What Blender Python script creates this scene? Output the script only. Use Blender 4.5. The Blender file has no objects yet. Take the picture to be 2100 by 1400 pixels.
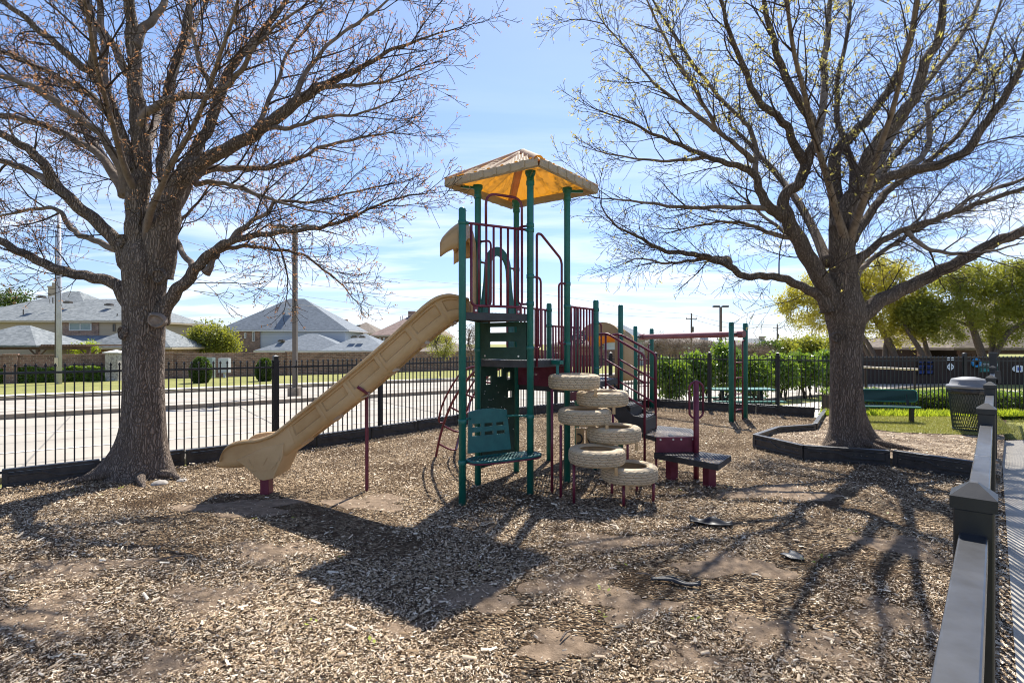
import bpy, math, random
import numpy as np
from mathutils import Vector, Matrix
random.seed(7); rng = np.random.default_rng(7)
R = math.radians
F = 1120.0; H0 = 705.0; CH = 1.8           # focal length and horizon row in pixels of the 2100-wide photograph, eye height

# ------------------------------------------------------------------ camera
sc = bpy.context.scene
C = sc.collection
cam = bpy.data.cameras.new("camera"); cam_o = bpy.data.objects.new("camera", cam); C.objects.link(cam_o)
cam_o.location = (0, 0, CH); cam_o.rotation_euler = (R(90), 0, 0)
cam.sensor_width = 36; cam.lens = 36 * F / 2100
cam.shift_y = (H0 - 700) / 2100.0
cam.clip_start = 0.05; cam.clip_end = 3000
sc.camera = cam_o
# ------------------------------------------------------------------ sky and sun
SUN_EL = 54.0; SUN_AZ = 17.0
w = bpy.data.worlds.new("World"); sc.world = w; w.use_nodes = True
nt = w.node_tree; nt.nodes.clear()
def N(nt, t, **kw):
    n = nt.nodes.new(t)
    for k, v in kw.items(): setattr(n, k, v)
    return n
out = N(nt, 'ShaderNodeOutputWorld'); bg = N(nt, 'ShaderNodeBackground'); bg.inputs['Strength'].default_value = 0.094
sky = N(nt, 'ShaderNodeTexSky', sky_type='NISHITA'); sky.sun_disc = False
sky.sun_elevation = R(SUN_EL); sky.sun_rotation = R(SUN_AZ); sky.air_density = 1.0; sky.dust_density = 0.25; sky.ozone_density = 3.0
tc = N(nt, 'ShaderNodeTexCoord'); sp = N(nt, 'ShaderNodeSeparateXYZ'); nt.links.new(tc.outputs['Generated'], sp.inputs[0])
def M_(nt, op, a, b=None, c=None, clamp=False):
    n = N(nt, 'ShaderNodeMath', operation=op); n.use_clamp = clamp
    for i, v in enumerate((a, b, c)):
        if v is None: continue
        if isinstance(v, (int, float)): n.inputs[i].default_value = v
        else: nt.links.new(v, n.inputs[i])
    return n.outputs[0]
zz = M_(nt, 'ADD', M_(nt, 'MAXIMUM', sp.outputs[2], 0.0), 0.07)
cx = M_(nt, 'DIVIDE', sp.outputs[0], zz); cy = M_(nt, 'DIVIDE', sp.outputs[1], zz)
cb = N(nt, 'ShaderNodeCombineXYZ'); nt.links.new(M_(nt, 'MULTIPLY', cx, 0.32), cb.inputs[0]); nt.links.new(M_(nt, 'MULTIPLY', cy, 0.75), cb.inputs[1])
n1 = N(nt, 'ShaderNodeTexNoise'); n1.inputs['Scale'].default_value = 1.5; n1.inputs['Detail'].default_value = 9; n1.inputs['Roughness'].default_value = .58; n1.inputs['Distortion'].default_value = .5
nt.links.new(cb.outputs[0], n1.inputs['Vector'])
mr = N(nt, 'ShaderNodeMapRange'); mr.inputs[1].default_value = .44; mr.inputs[2].default_value = .66; nt.links.new(n1.outputs['Fac'], mr.inputs[0])
# more cirrus low down, clear blue overhead
lowf = N(nt, 'ShaderNodeMapRange'); lowf.inputs[1].default_value = .02; lowf.inputs[2].default_value = .42; lowf.inputs[3].default_value = 1.0; lowf.inputs[4].default_value = .10
nt.links.new(sp.outputs[2], lowf.inputs[0])
cf = M_(nt, 'MULTIPLY', M_(nt, 'MULTIPLY', mr.outputs[0], lowf.outputs[0]), .85)
mx = N(nt, 'ShaderNodeMix', data_type='RGBA')
nt.links.new(cf, mx.inputs[0]); nt.links.new(mx.outputs[2], bg.inputs['Color'])
mx.inputs[7].default_value = (9.0, 9.4, 10.2, 1)
# lavender tone of the upper sky
tn = N(nt, 'ShaderNodeMix', data_type='RGBA', blend_type='MULTIPLY'); tn.inputs[0].default_value = 1; tn.inputs[7].default_value = (1.26, 1.20, 1.26, 1)
nt.links.new(sky.outputs[0], tn.inputs[6])
hz = N(nt, 'ShaderNodeMapRange'); hz.inputs[1].default_value = 0; hz.inputs[2].default_value = .42; hz.inputs[3].default_value = 0; hz.inputs[4].default_value = 1.0; nt.links.new(sp.outputs[2], hz.inputs[0])
h2_ = N(nt, 'ShaderNodeMix', data_type='RGBA', blend_type='MULTIPLY'); h2_.inputs[0].default_value = 1; nt.links.new(tn.outputs[2], h2_.inputs[6]); hc = N(nt, 'ShaderNodeMix', data_type='RGBA'); hc.inputs[6].default_value = (.57, .65, .84, 1); hc.inputs[7].default_value = (1, 1, 1, 1); nt.links.new(hz.outputs[0], hc.inputs[0]); nt.links.new(hc.outputs[2], h2_.inputs[7])
nt.links.new(h2_.outputs[2], mx.inputs[6])
nt.links.new(bg.outputs[0], out.inputs[0])
sun = bpy.data.lights.new("sun", 'SUN'); sun.energy = 5.0; sun.angle = R(.5); sun.color = (1, .955, .88)
so = bpy.data.objects.new("sun", sun); C.objects.link(so)
sv = Vector((math.sin(R(SUN_AZ)) * math.cos(R(SUN_EL)), math.cos(R(SUN_AZ)) * math.cos(R(SUN_EL)), math.sin(R(SUN_EL))))
so.rotation_euler = sv.to_track_quat('Z', 'Y').to_euler(); so.location = (0, 0, 30)
sc.view_settings.view_transform = 'Standard'; sc.view_settings.look = 'None'; sc.view_settings.gamma = 1; sc.view_settings.exposure = 0.74
sc.render.engine = 'CYCLES'
sc.cycles.filter_width = 1.05; sc.cycles.max_bounces = 6; sc.cycles.transparent_max_bounces = 16

# ------------------------------------------------------------------ helpers: pixels of the survey photograph -> metres
def G(px, py, z=0.0):
    Y = F * (CH - z) / (py - H0); return Vector(((px - 1050) / F * Y, Y, z))
def At(px, py, Y): return Vector(((px - 1050) / F * Y, Y, CH + (H0 - py) * Y / F))
def Zp(py, Y): return CH + (H0 - py) * Y / F
def q_of(x, y): return -.57 * x + .82 * y
def zt(x, y):      # level of the land outside the playground
    q = q_of(x, y)
    return -.25 - max(.012 * min(max(q - 10, 0), 40), .018 * min(max(y - 18, 0), 25))
def GO(px, py):
    k = (py - H0) / F; r = (px - 1050) / F; t = 20
    for _ in range(60): t = .5 * t + .5 * (CH - zt(r * t, t)) / k
    return Vector((r * t, t, zt(r * t, t)))

# ------------------------------------------------------------------ materials
MT = {}
def mat(name, col, rough=.6, col2=None, scale=5, detail=5, bump=0, bscale=None, metal=0, stretch=(1, 1, 1), lo=.35, hi=.65, spec=.5, bdist=.02, translucent=None, tamt=.35, coat=0):
    m = bpy.data.materials.new(name); m.use_nodes = True; nt = m.node_tree
    b = nt.nodes['Principled BSDF']; o = nt.nodes['Material Output']
    b.inputs['Roughness'].default_value = rough; b.inputs['Metallic'].default_value = metal
    b.inputs['Specular IOR Level'].default_value = spec; b.inputs['Coat Weight'].default_value = coat
    b.inputs['Base Color'].default_value = (*col, 1)
    tc = N(nt, 'ShaderNodeTexCoord'); mp = N(nt, 'ShaderNodeMapping'); mp.inputs['Scale'].default_value = stretch
    nt.links.new(tc.outputs['Object'], mp.inputs['Vector'])
    if col2:
        n = N(nt, 'ShaderNodeTexNoise'); n.inputs['Scale'].default_value = scale; n.inputs['Detail'].default_value = detail; n.inputs['Roughness'].default_value = .65
        nt.links.new(mp.outputs[0], n.inputs['Vector'])
        mrn = N(nt, 'ShaderNodeMapRange'); mrn.inputs[1].default_value = lo; mrn.inputs[2].default_value = hi; nt.links.new(n.outputs['Fac'], mrn.inputs[0])
        mx = N(nt, 'ShaderNodeMix', data_type='RGBA'); mx.inputs[6].default_value = (*col, 1); mx.inputs[7].default_value = (*col2, 1)
        nt.links.new(mrn.outputs[0], mx.inputs[0]); nt.links.new(mx.outputs[2], b.inputs['Base Color'])
    if bump:
        n = N(nt, 'ShaderNodeTexNoise'); n.inputs['Scale'].default_value = bscale or scale * 3; n.inputs['Detail'].default_value = 4
        nt.links.new(mp.outputs[0], n.inputs['Vector'])
        bp = N(nt, 'ShaderNodeBump'); bp.inputs['Strength'].default_value = bump; bp.inputs['Distance'].default_value = bdist
        nt.links.new(n.outputs['Fac'], bp.inputs['Height']); nt.links.new(bp.outputs[0], b.inputs['Normal'])
    if translucent:
        t = N(nt, 'ShaderNodeBsdfTranslucent'); t.inputs[0].default_value = (*translucent, 1)
        ms = N(nt, 'ShaderNodeMixShader'); ms.inputs[0].default_value = tamt
        nt.links.new(b.outputs[0], ms.inputs[1]); nt.links.new(t.outputs[0], ms.inputs[2]); nt.links.new(ms.outputs[0], o.inputs['Surface'])
    MT[name] = m; return m
mat('green', (.006, .125, .100), .40, (.012, .165, .13), 6, bump=.15, bscale=140, bdist=.002)
mat('green_plastic', (.010, .11, .10), .5, (.02, .15, .135), 9, bump=.2, bscale=120, bdist=.002)
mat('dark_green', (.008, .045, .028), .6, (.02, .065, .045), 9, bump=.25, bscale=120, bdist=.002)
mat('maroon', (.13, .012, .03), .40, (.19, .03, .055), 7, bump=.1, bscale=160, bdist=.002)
mat('maroon_pale', (.20, .05, .06), .5, (.28, .10, .11), 3)  # lighter maroon, used on the overhead beam only
mat('plastic', (.47, .29, .125), .5, (.58, .39, .195), 2.2, bump=.3, bscale=150, bdist=.003)
mat('roof_plastic', (.44, .34, .22), .7, (.54, .43, .29), 5, bump=.15, bscale=130, bdist=.003, translucent=(1.0, .40, .02), tamt=.24)
mat('roof_rim', (.40, .31, .20), .5, (.50, .39, .26), 5, bump=.2, bscale=130, bdist=.003)
mat('yellow_plastic', (.62, .36, .07), .5, (.70, .42, .10), 5, translucent=(.85, .45, .06), tamt=.3)
mat('rubber_paint', (.60, .47, .30), .72, (.47, .36, .225), 10, bump=.5, bscale=60, bdist=.01, lo=.4, hi=.8)
mat('groove', (.27, .205, .13), .9)  # dirt and recess shade both mixed into this darker tread colour
mat('deck', (.035, .034, .036), .55, (.06, .058, .058), 8, bump=.2, bscale=60)
mat('black', (.008, .009, .011), .45, (.018, .019, .022), 6, bump=.1, bscale=50, bdist=.002)
mat('rail_black', (.009, .010, .013), .38, (.03, .033, .04), 22, bump=.05, bscale=80, bdist=.001, spec=.7, coat=.15)
mat('border', (.018, .018, .020), .42, (.05, .047, .045), 7, bump=.35, bscale=70, bdist=.004)
mat('steel', (.50, .50, .52), .5, (.40, .40, .42), 3)
mat('bolt', (.75, .75, .73), .3, metal=.6)
mat('road', (.45, .405, .33), .9, (.34, .30, .245), .55, 12, bump=.2, bscale=30, lo=.3, hi=.7)
mat('road_joint', (.25, .23, .20), .9)
mat('path', (.62, .57, .48), .9, (.50, .45, .37), 1.6, 8, bump=.15, bscale=40)
mat('walk', (.50, .45, .37), .9, (.38, .34, .28), 2.5, 9, bump=.2, bscale=60)
mat('paint', (.8, .79, .76), .7)
mat('kerb', (.30, .25, .19), .9, (.20, .16, .12), 2)  # concrete darkened so the kerb faces carry their shade in the colour
mat('grass', (.33, .31, .085), .95, (.19, .20, .045), 1.1, 12, bump=1, bscale=30, bdist=.05)
mat('grass_blade', (.26, .27, .07), .7, (.42, .36, .15), 3, translucent=(.45, .45, .08), tamt=.3)
mat('soil', (.17, .115, .072), 1, (.42, .33, .23), 3.2, 14, bump=1, bscale=35, bdist=.05, lo=.42, hi=.60)
mat('dirt', (.12, .08, .048), 1, (.30, .215, .14), 9, 12, bump=1, bscale=90, bdist=.008)
mat('trim', (.50, .40, .27), .7, (.56, .46, .32), 3)
mat('white_trim', (.75, .72, .66), .6, (.68, .65, .6), 3)
mat('siding', (.42, .33, .22), .8, (.48, .385, .27), .6, stretch=(.2, .2, 30), lo=.45, hi=.55)
mat('white_siding', (.55, .57, .58), .8, (.48, .51, .53), .6, stretch=(.2, .2, 30), lo=.45, hi=.55)
mat('glass', (.05, .075, .075), .12, (.10, .13, .12), 2, spec=.8)
mat('shade_cloth', (.30, .36, .33), .5, (.24, .30, .28), 2)
mat('wood', (.075, .042, .027), .8, (.12, .07, .045), 4, stretch=(1, 1, .15), bump=.3)
mat('brown_wall', (.030, .017, .013), .85, (.052, .030, .022), 5, stretch=(3, 3, .3), bump=.3)
mat('pole_wood', (.09, .07, .055), .9, (.14, .11, .085), 4, stretch=(6, 6, .3))
mat('lamp_pole', (.10, .08, .06), .5, (.14, .115, .09), 2)
mat('cream', (.70, .58, .42), .6)
mat('stone', (.50, .46, .40), .9, (.28, .25, .22), 9, 3, bump=.5, bscale=12, lo=.42, hi=.58)
mat('sign_white', (.8, .82, .85), .4); mat('sign_blue', (.03, .08, .45), .4); mat('ring_blue', (.02, .25, .55), .4); mat('sign_teal', (.03, .32, .34), .5)
mat('bin_grey', (.22, .225, .23), .6, (.28, .28, .29), 8, bump=.2, bscale=90, bdist=.004)
mat('bin_metal', (.02, .035, .028), .5); mat('bag', (.014, .014, .015), .28, spec=.7, bump=.6, bscale=25, bdist=.03)
mat('bin_liner', (.11, .12, .11), .5, (.17, .18, .17), 12)
mat('twig', (.045, .036, .031), .95, (.085, .067, .055), 6, spec=.1)
mat('limb', (.13, .10, .08), .95, (.26, .205, .16), 9, 8, bump=.9, bscale=26, bdist=.02)
mat('cutwood', (.33, .27, .22), .9, (.20, .155, .12), 14, 6, bump=.6, bscale=40)
mat('bud_rust', (.42, .19, .10), .7, (.62, .42, .22), 4, translucent=(.72, .34, .14), tamt=.35, lo=.3, hi=.7)
mat('bud_yellow', (.55, .47, .12), .7, (.66, .52, .22), 2.5, translucent=(.8, .7, .15), tamt=.45, lo=.3, hi=.7)
mat('leaf_dark', (.035, .062, .012), .45, (.07, .11, .02), 1.2, translucent=(.16, .25, .02), tamt=.3)
mat('leaf_gloss', (.075, .14, .02), .28, (.13, .21, .035), 1.6, translucent=(.35, .5, .04), tamt=.35, spec=.7)
mat('leaf_mid', (.085, .115, .018), .5, (.17, .18, .035), .8, translucent=(.50, .50, .045), tamt=.38)
mat('leaf_yellow', (.27, .26, .04), .5, (.13, .14, .028), .8, translucent=(.80, .70, .07), tamt=.45)
mat('leaf_lime', (.36, .42, .04), .5, (.18, .26, .03), 1.5, translucent=(.7, .8, .05), tamt=.45)
mat('bare_bush', (.20, .145, .11), .9, (.30, .23, .16), 2)

def shingle(name, a, b):
    m = bpy.data.materials.new(name); m.use_nodes = True; nt = m.node_tree; bs = nt.nodes['Principled BSDF']; bs.inputs['Roughness'].default_value = .95
    tc = N(nt, 'ShaderNodeTexCoord'); mp = N(nt, 'ShaderNodeMapping'); mp.inputs['Scale'].default_value = (2.2, 2.2, 7)
    nt.links.new(tc.outputs['Object'], mp.inputs[0])
    v = N(nt, 'ShaderNodeTexVoronoi'); v.inputs['Scale'].default_value = 1.6; nt.links.new(mp.outputs[0], v.inputs['Vector'])
    n = N(nt, 'ShaderNodeTexNoise'); n.inputs['Scale'].default_value = 1.1; n.inputs['Detail'].default_value = 8; nt.links.new(tc.outputs['Object'], n.inputs['Vector'])
    s = N(nt, 'ShaderNodeSeparateColor'); nt.links.new(v.outputs['Color'], s.inputs[0])
    f = M_(nt, 'ADD', M_(nt, 'MULTIPLY', s.outputs[0], .7), M_(nt, 'MULTIPLY', n.outputs['Fac'], .4), clamp=True)
    mx = N(nt, 'ShaderNodeMix', data_type='RGBA'); mx.inputs[6].default_value = (*a, 1); mx.inputs[7].default_value = (*b, 1)
    nt.links.new(f, mx.inputs[0]); nt.links.new(mx.outputs[2], bs.inputs['Base Color']); MT[name] = m
shingle('shingle_grey', (.10, .115, .12), (.27, .285, .28)); shingle('shingle_blue', (.125, .145, .165), (.235, .26, .28))
shingle('shingle_brown', (.11, .085, .065), (.25, .205, .16)); shingle('shingle_rose', (.15, .10, .085), (.29, .21, .175))

def brick(name, a, b, mortar, sc_=1.0):
    m = bpy.data.materials.new(name); m.use_nodes = True; nt = m.node_tree; bs = nt.nodes['Principled BSDF']; bs.inputs['Roughness'].default_value = .95
    tc = N(nt, 'ShaderNodeTexCoord'); s = N(nt, 'ShaderNodeSeparateXYZ'); nt.links.new(tc.outputs['Object'], s.inputs[0])
    u = M_(nt, 'ADD', s.outputs[0], M_(nt, 'MULTIPLY', s.outputs[1], .6)); cb = N(nt, 'ShaderNodeCombineXYZ')
    nt.links.new(u, cb.inputs[0]); nt.links.new(s.outputs[2], cb.inputs[1])
    br = N(nt, 'ShaderNodeTexBrick'); br.inputs['Scale'].default_value = 1; br.inputs['Brick Width'].default_value = .28 * sc_; br.inputs['Row Height'].default_value = .10 * sc_
    br.inputs['Mortar Size'].default_value = .012 * sc_; br.inputs['Color1'].default_value = (*a, 1); br.inputs['Color2'].default_value = (*b, 1); br.inputs['Mortar'].default_value = (*mortar, 1)
    nt.links.new(cb.outputs[0], br.inputs['Vector'])
    n = N(nt, 'ShaderNodeTexNoise'); n.inputs['Scale'].default_value = 2.5; n.inputs['Detail'].default_value = 8; nt.links.new(tc.outputs['Object'], n.inputs['Vector'])
    mr = N(nt, 'ShaderNodeMapRange'); mr.inputs[1].default_value = .3; mr.inputs[2].default_value = .7; mr.inputs[3].default_value = .7; mr.inputs[4].default_value = 1.25; nt.links.new(n.outputs['Fac'], mr.inputs[0])
    mu = N(nt, 'ShaderNodeMix', data_type='RGBA', blend_type='MULTIPLY'); mu.inputs[0].default_value = 1
    nt.links.new(br.outputs['Color'], mu.inputs[6]); nt.links.new(mr.outputs[0], mu.inputs[7]); nt.links.new(mu.outputs[2], bs.inputs['Base Color']); MT[name] = m
brick('brick_wall', (.30, .165, .11), (.15, .085, .06), (.34, .27, .21), 1.25); brick('brick_house', (.34, .20, .14), (.20, .12, .085), (.38, .31, .25), 1.3)

def bark(name, a, b):
    m = bpy.data.materials.new(name); m.use_nodes = True; nt = m.node_tree; bs = nt.nodes['Principled BSDF']; bs.inputs['Roughness'].default_value = .95; bs.inputs['Specular IOR Level'].default_value = .2
    tc = N(nt, 'ShaderNodeTexCoord'); mp = N(nt, 'ShaderNodeMapping'); mp.inputs['Scale'].default_value = (1, 1, .12); nt.links.new(tc.outputs['Object'], mp.inputs[0])
    nd = N(nt, 'ShaderNodeTexNoise'); nd.inputs['Scale'].default_value = 6; nd.inputs['Detail'].default_value = 3; nt.links.new(tc.outputs['Object'], nd.inputs['Vector'])
    ad = N(nt, 'ShaderNodeMix', data_type='VECTOR'); ad.inputs[0].default_value = .10; nt.links.new(mp.outputs[0], ad.inputs[4]); nt.links.new(nd.outputs['Color'], ad.inputs[5])
    v = N(nt, 'ShaderNodeTexVoronoi', feature='DISTANCE_TO_EDGE'); v.inputs['Scale'].default_value = 44; nt.links.new(ad.outputs[1], v.inputs['Vector'])
    n = N(nt, 'ShaderNodeTexNoise'); n.inputs['Scale'].default_value = 22; n.inputs['Detail'].default_value = 10; nt.links.new(mp.outputs[0], n.inputs['Vector'])
    h = M_(nt, 'ADD', M_(nt, 'MULTIPLY', M_(nt, 'MINIMUM', v.outputs['Distance'], .22), 3.2), M_(nt, 'MULTIPLY', n.outputs['Fac'], .9))
    bp = N(nt, 'ShaderNodeBump'); bp.inputs['Strength'].default_value = 1; bp.inputs['Distance'].default_value = .035; nt.links.new(h, bp.inputs['Height']); nt.links.new(bp.outputs[0], bs.inputs['Normal'])
    mx = N(nt, 'ShaderNodeMix', data_type='RGBA'); mx.inputs[6].default_value = (*a, 1); mx.inputs[7].default_value = (*b, 1)
    mr = N(nt, 'ShaderNodeMapRange'); mr.inputs[1].default_value = .25; mr.inputs[2].default_value = 1.0; nt.links.new(h, mr.inputs[0])
    nt.links.new(mr.outputs[0], mx.inputs[0]); nt.links.new(mx.outputs[2], bs.inputs['Base Color']); MT[name] = m
bark('bark_grey', (.09, .068, .053), (.285, .225, .178)); bark('bark_brown', (.08, .06, .046), (.24, .185, .142))

def mulch(name):
    m = bpy.data.materials.new(name); m.use_nodes = True; nt = m.node_tree; bs = nt.nodes['Principled BSDF']; bs.inputs['Roughness'].default_value = 1; bs.inputs['Specular IOR Level'].default_value = .1
    tc = N(nt, 'ShaderNodeTexCoord')
    v = N(nt, 'ShaderNodeTexVoronoi'); v.inputs['Scale'].default_value = 42; v.inputs['Randomness'].default_value = 1; nt.links.new(tc.outputs['Object'], v.inputs['Vector'])
    s = N(nt, 'ShaderNodeSeparateColor'); nt.links.new(v.outputs['Color'], s.inputs[0])
    big = N(nt, 'ShaderNodeTexNoise'); big.inputs['Scale'].default_value = .9; big.inputs['Detail'].default_value = 7; big.inputs['Roughness'].default_value = .62; nt.links.new(tc.outputs['Object'], big.inputs['Vector'])
    mr = N(nt, 'ShaderNodeMapRange'); mr.inputs[1].default_value = .36; mr.inputs[2].default_value = .56; nt.links.new(big.outputs['Fac'], mr.inputs[0])
    cr = N(nt, 'ShaderNodeValToRGB'); e = cr.color_ramp.elements; e[0].position = 0; e[0].color = (.03, .018, .010, 1); e[1].position = 1; e[1].color = (.72, .55, .36, 1)
    a = cr.color_ramp.elements.new(.35); a.color = (.16, .105, .062, 1); a = cr.color_ramp.elements.new(.7); a.color = (.40, .29, .18, 1)
    nt.links.new(s.outputs[0], cr.inputs[0])
    mx = N(nt, 'ShaderNodeMix', data_type='RGBA'); mx.inputs[6].default_value = (.12, .078, .045, 1)
    nt.links.new(mr.outputs[0], mx.inputs[0]); nt.links.new(cr.outputs[0], mx.inputs[7]); nt.links.new(mx.outputs[2], bs.inputs['Base Color'])
    bp = N(nt, 'ShaderNodeBump'); bp.inputs['Strength'].default_value = .9; bp.inputs['Distance'].default_value = .012
    nt.links.new(M_(nt, 'ADD', s.outputs[1], M_(nt, 'MULTIPLY', v.outputs['Distance'], -6)), bp.inputs['Height']); nt.links.new(bp.outputs[0], bs.inputs['Normal']); MT[name] = m
mulch('mulch')
def chipmat():
    m = bpy.data.materials.new('chips'); m.use_nodes = True; nt = m.node_tree; bs = nt.nodes['Principled BSDF']; bs.inputs['Roughness'].default_value = .85; bs.inputs['Specular IOR Level'].default_value = .25
    g = N(nt, 'ShaderNodeNewGeometry'); cr = N(nt, 'ShaderNodeValToRGB'); e = cr.color_ramp.elements
    e[0].position = 0; e[0].color = (.03, .02, .013, 1); e[1].position = 1; e[1].color = (.90, .79, .62, 1)
    for p, c in ((.20, (.085, .052, .03)), (.42, (.36, .25, .145)), (.72, (.68, .53, .36))):
        a = cr.color_ramp.elements.new(p); a.color = (*c, 1)
    nt.links.new(g.outputs['Random Per Island'], cr.inputs[0]); nt.links.new(cr.outputs[0], bs.inputs['Base Color']); MT['chips'] = m
chipmat()
def perforated(name, base, scale=34, rad=.27, ang=7):
    m = bpy.data.materials.new(name); m.use_nodes = True; nt = m.node_tree; bs = nt.nodes['Principled BSDF']; bs.inputs['Roughness'].default_value = .5; bs.inputs['Base Color'].default_value = (*base, 1)
    o = nt.nodes['Material Output']; tc = N(nt, 'ShaderNodeTexCoord'); mp = N(nt, 'ShaderNodeMapping'); mp.inputs['Scale'].default_value = (scale,) * 3; mp.inputs['Rotation'].default_value = (0, 0, R(ang))
    nt.links.new(tc.outputs['Object'], mp.inputs[0]); s = N(nt, 'ShaderNodeSeparateXYZ'); nt.links.new(mp.outputs[0], s.inputs[0])
    fx = M_(nt, 'SUBTRACT', M_(nt, 'FRACT', s.outputs[0]), .5); fy = M_(nt, 'SUBTRACT', M_(nt, 'FRACT', s.outputs[1]), .5)
    d = M_(nt, 'SQRT', M_(nt, 'ADD', M_(nt, 'MULTIPLY', fx, fx), M_(nt, 'MULTIPLY', fy, fy)))
    tr = N(nt, 'ShaderNodeBsdfTransparent'); ms = N(nt, 'ShaderNodeMixShader'); nt.links.new(M_(nt, 'LESS_THAN', d, rad), ms.inputs[0])
    nt.links.new(bs.outputs[0], ms.inputs[1]); nt.links.new(tr.outputs[0], ms.inputs[2]); nt.links.new(ms.outputs[0], o.inputs['Surface']); MT[name] = m
perforated('deck_perf', (.05, .048, .05), 26, .36); perforated('seat_perf', (.012, .10, .085), 30, .30)

# ------------------------------------------------------------------ mesh builder
ORG = {}
class MB:
    def __init__(s): s.v = []; s.f = []
    def box(s, c, size, rot=None):
        c = Vector(c); hx, hy, hz = size[0] / 2, size[1] / 2, size[2] / 2; b = len(s.v)
        for x, y, z in ((-1, -1, -1), (1, -1, -1), (1, 1, -1), (-1, 1, -1), (-1, -1, 1), (1, -1, 1), (1, 1, 1), (-1, 1, 1)):
            p = Vector((x * hx, y * hy, z * hz))
            if rot is not None: p = rot @ p
            s.v.append(tuple(c + p))
        s.f += [tuple(b + i for i in q) for q in ((0, 3, 2, 1), (4, 5, 6, 7), (0, 1, 5, 4), (1, 2, 6, 5), (2, 3, 7, 6), (3, 0, 4, 7))]
        return s
    def beam(s, a, b, wd, h, up=(0, 0, 1)):
        a = Vector(a); b = Vector(b); x = (b - a); L = x.length; x.normalize(); upv = Vector(up)
        if abs(x.dot(upv)) > .99: upv = Vector((0, 1, 0))
        y = upv.cross(x).normalized(); z = x.cross(y)
        return s.box((a + b) / 2, (L, wd, h), Matrix((x, y, z)).transposed())
    def tube(s, pts, rad, n=8, cap=True):
        pts = [Vector(p) for p in pts]; m = len(pts)
        if not isinstance(rad, (list, tuple)): rad = [rad] * m
        b = len(s.v); t0 = (pts[1] - pts[0]).normalized()
        u = Vector((0, 0, 1)) if abs(t0.z) < .9 else Vector((1, 0, 0)); u = (u - t0 * u.dot(t0)).normalized()
        for i in range(m):
            t = (pts[min(i + 1, m - 1)] - pts[max(i - 1, 0)])
            if t.length < 1e-9: t = t0
            t = t.normalized(); u = (u - t * u.dot(t)).normalized(); w_ = t.cross(u)
            for k in range(n):
                a = 2 * math.pi * k / n; s.v.append(tuple(pts[i] + (u * math.cos(a) + w_ * math.sin(a)) * rad[i]))
        for i in range(m - 1):
            for k in range(n):
                k2 = (k + 1) % n; s.f.append((b + i * n + k, b + i * n + k2, b + (i + 1) * n + k2, b + (i + 1) * n + k))
        if cap:
            s.f.append(tuple(b + k for k in reversed(range(n)))); s.f.append(tuple(b + (m - 1) * n + k for k in range(n)))
        return s
    def lathe(s, c, prof, n=24, close=False, fn=None):
        b = len(s.v); m = len(prof); c = Vector(c)
        for i, (r, z) in enumerate(prof):
            for k in range(n):
                a = 2 * math.pi * k / n; rr = r + (fn(i, k) if fn else 0)
                s.v.append((c.x + rr * math.cos(a), c.y + rr * math.sin(a), c.z + z))
        for i in range(m if close else m - 1):
            i2 = (i + 1) % m
            for k in range(n):
                k2 = (k + 1) % n; s.f.append((b + i * n + k, b + i * n + k2, b + i2 * n + k2, b + i2 * n + k))
        if not close:
            s.f.append(tuple(b + k for k in reversed(range(n)))); s.f.append(tuple(b + (m - 1) * n + k for k in range(n)))
        return s
    def prism(s, poly, z0, z1):
        b = len(s.v); n = len(poly)
        for p in poly: s.v.append((p[0], p[1], z0))
        for p in poly: s.v.append((p[0], p[1], z1))
        s.f.append(tuple(b + i for i in reversed(range(n)))); s.f.append(tuple(b + n + i for i in range(n)))
        for i in range(n): j = (i + 1) % n; s.f.append((b + i, b + j, b + n + j, b + n + i))
        return s
    def plate(s, pts, thick):          # flat polygon in space with a thickness along its normal
        pts = [Vector(p) for p in pts]; nrm = (pts[1] - pts[0]).cross(pts[2] - pts[0]).normalized() * thick / 2; b = len(s.v); n = len(pts)
        for p in pts: s.v.append(tuple(p - nrm))
        for p in pts: s.v.append(tuple(p + nrm))
        s.f.append(tuple(b + i for i in reversed(range(n)))); s.f.append(tuple(b + n + i for i in range(n)))
        for i in range(n): j = (i + 1) % n; s.f.append((b + i, b + j, b + n + j, b + n + i))
        return s
    def poly(s, pts): b = len(s.v); s.v += [tuple(p) for p in pts]; s.f.append(tuple(range(b, b + len(pts)))); return s
    def grid(s, fn, nu, nv, cu=False):
        b = len(s.v)
        for i in range(nu):
            for j in range(nv): s.v.append(tuple(fn(i / (nu if cu else nu - 1), j / (nv - 1))))
        for i in range(nu if cu else nu - 1):
            for j in range(nv - 1):
                i2 = (i + 1) % nu; s.f.append((b + i * nv + j, b + i2 * nv + j, b + i2 * nv + j + 1, b + i * nv + j + 1))
        return s
    def build(s, name, m, parent=None, smooth=False, bevel=0, fix=True):
        return link_mesh(name, s.v, s.f, m, parent, smooth, bevel, fix)
def link_mesh(name, v, f, m, parent=None, smooth=False, bevel=0, fix=True):
    me = bpy.data.meshes.new(name); org = ORG.get(parent.name, Vector((0, 0, 0))) if parent else None
    if parent: v = [(p[0] - org.x, p[1] - org.y, p[2] - org.z) for p in v]
    me.from_pydata(v, [], f); me.update()
    if fix:
        import bmesh
        bm = bmesh.new(); bm.from_mesh(me); bmesh.ops.recalc_face_normals(bm, faces=bm.faces); bm.to_mesh(me); bm.free()
    o = bpy.data.objects.new(name, me); C.objects.link(o); me.materials.append(MT[m] if isinstance(m, str) else m)
    if smooth: me.polygons.foreach_set('use_smooth', [True] * len(me.polygons)); me.update()
    if bevel:
        bv = o.modifiers.new('bevel', 'BEVEL'); bv.width = bevel; bv.segments = 2; bv.limit_method = 'ANGLE'
    if parent: o.parent = parent; ORG[o.name] = org
    return o
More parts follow.
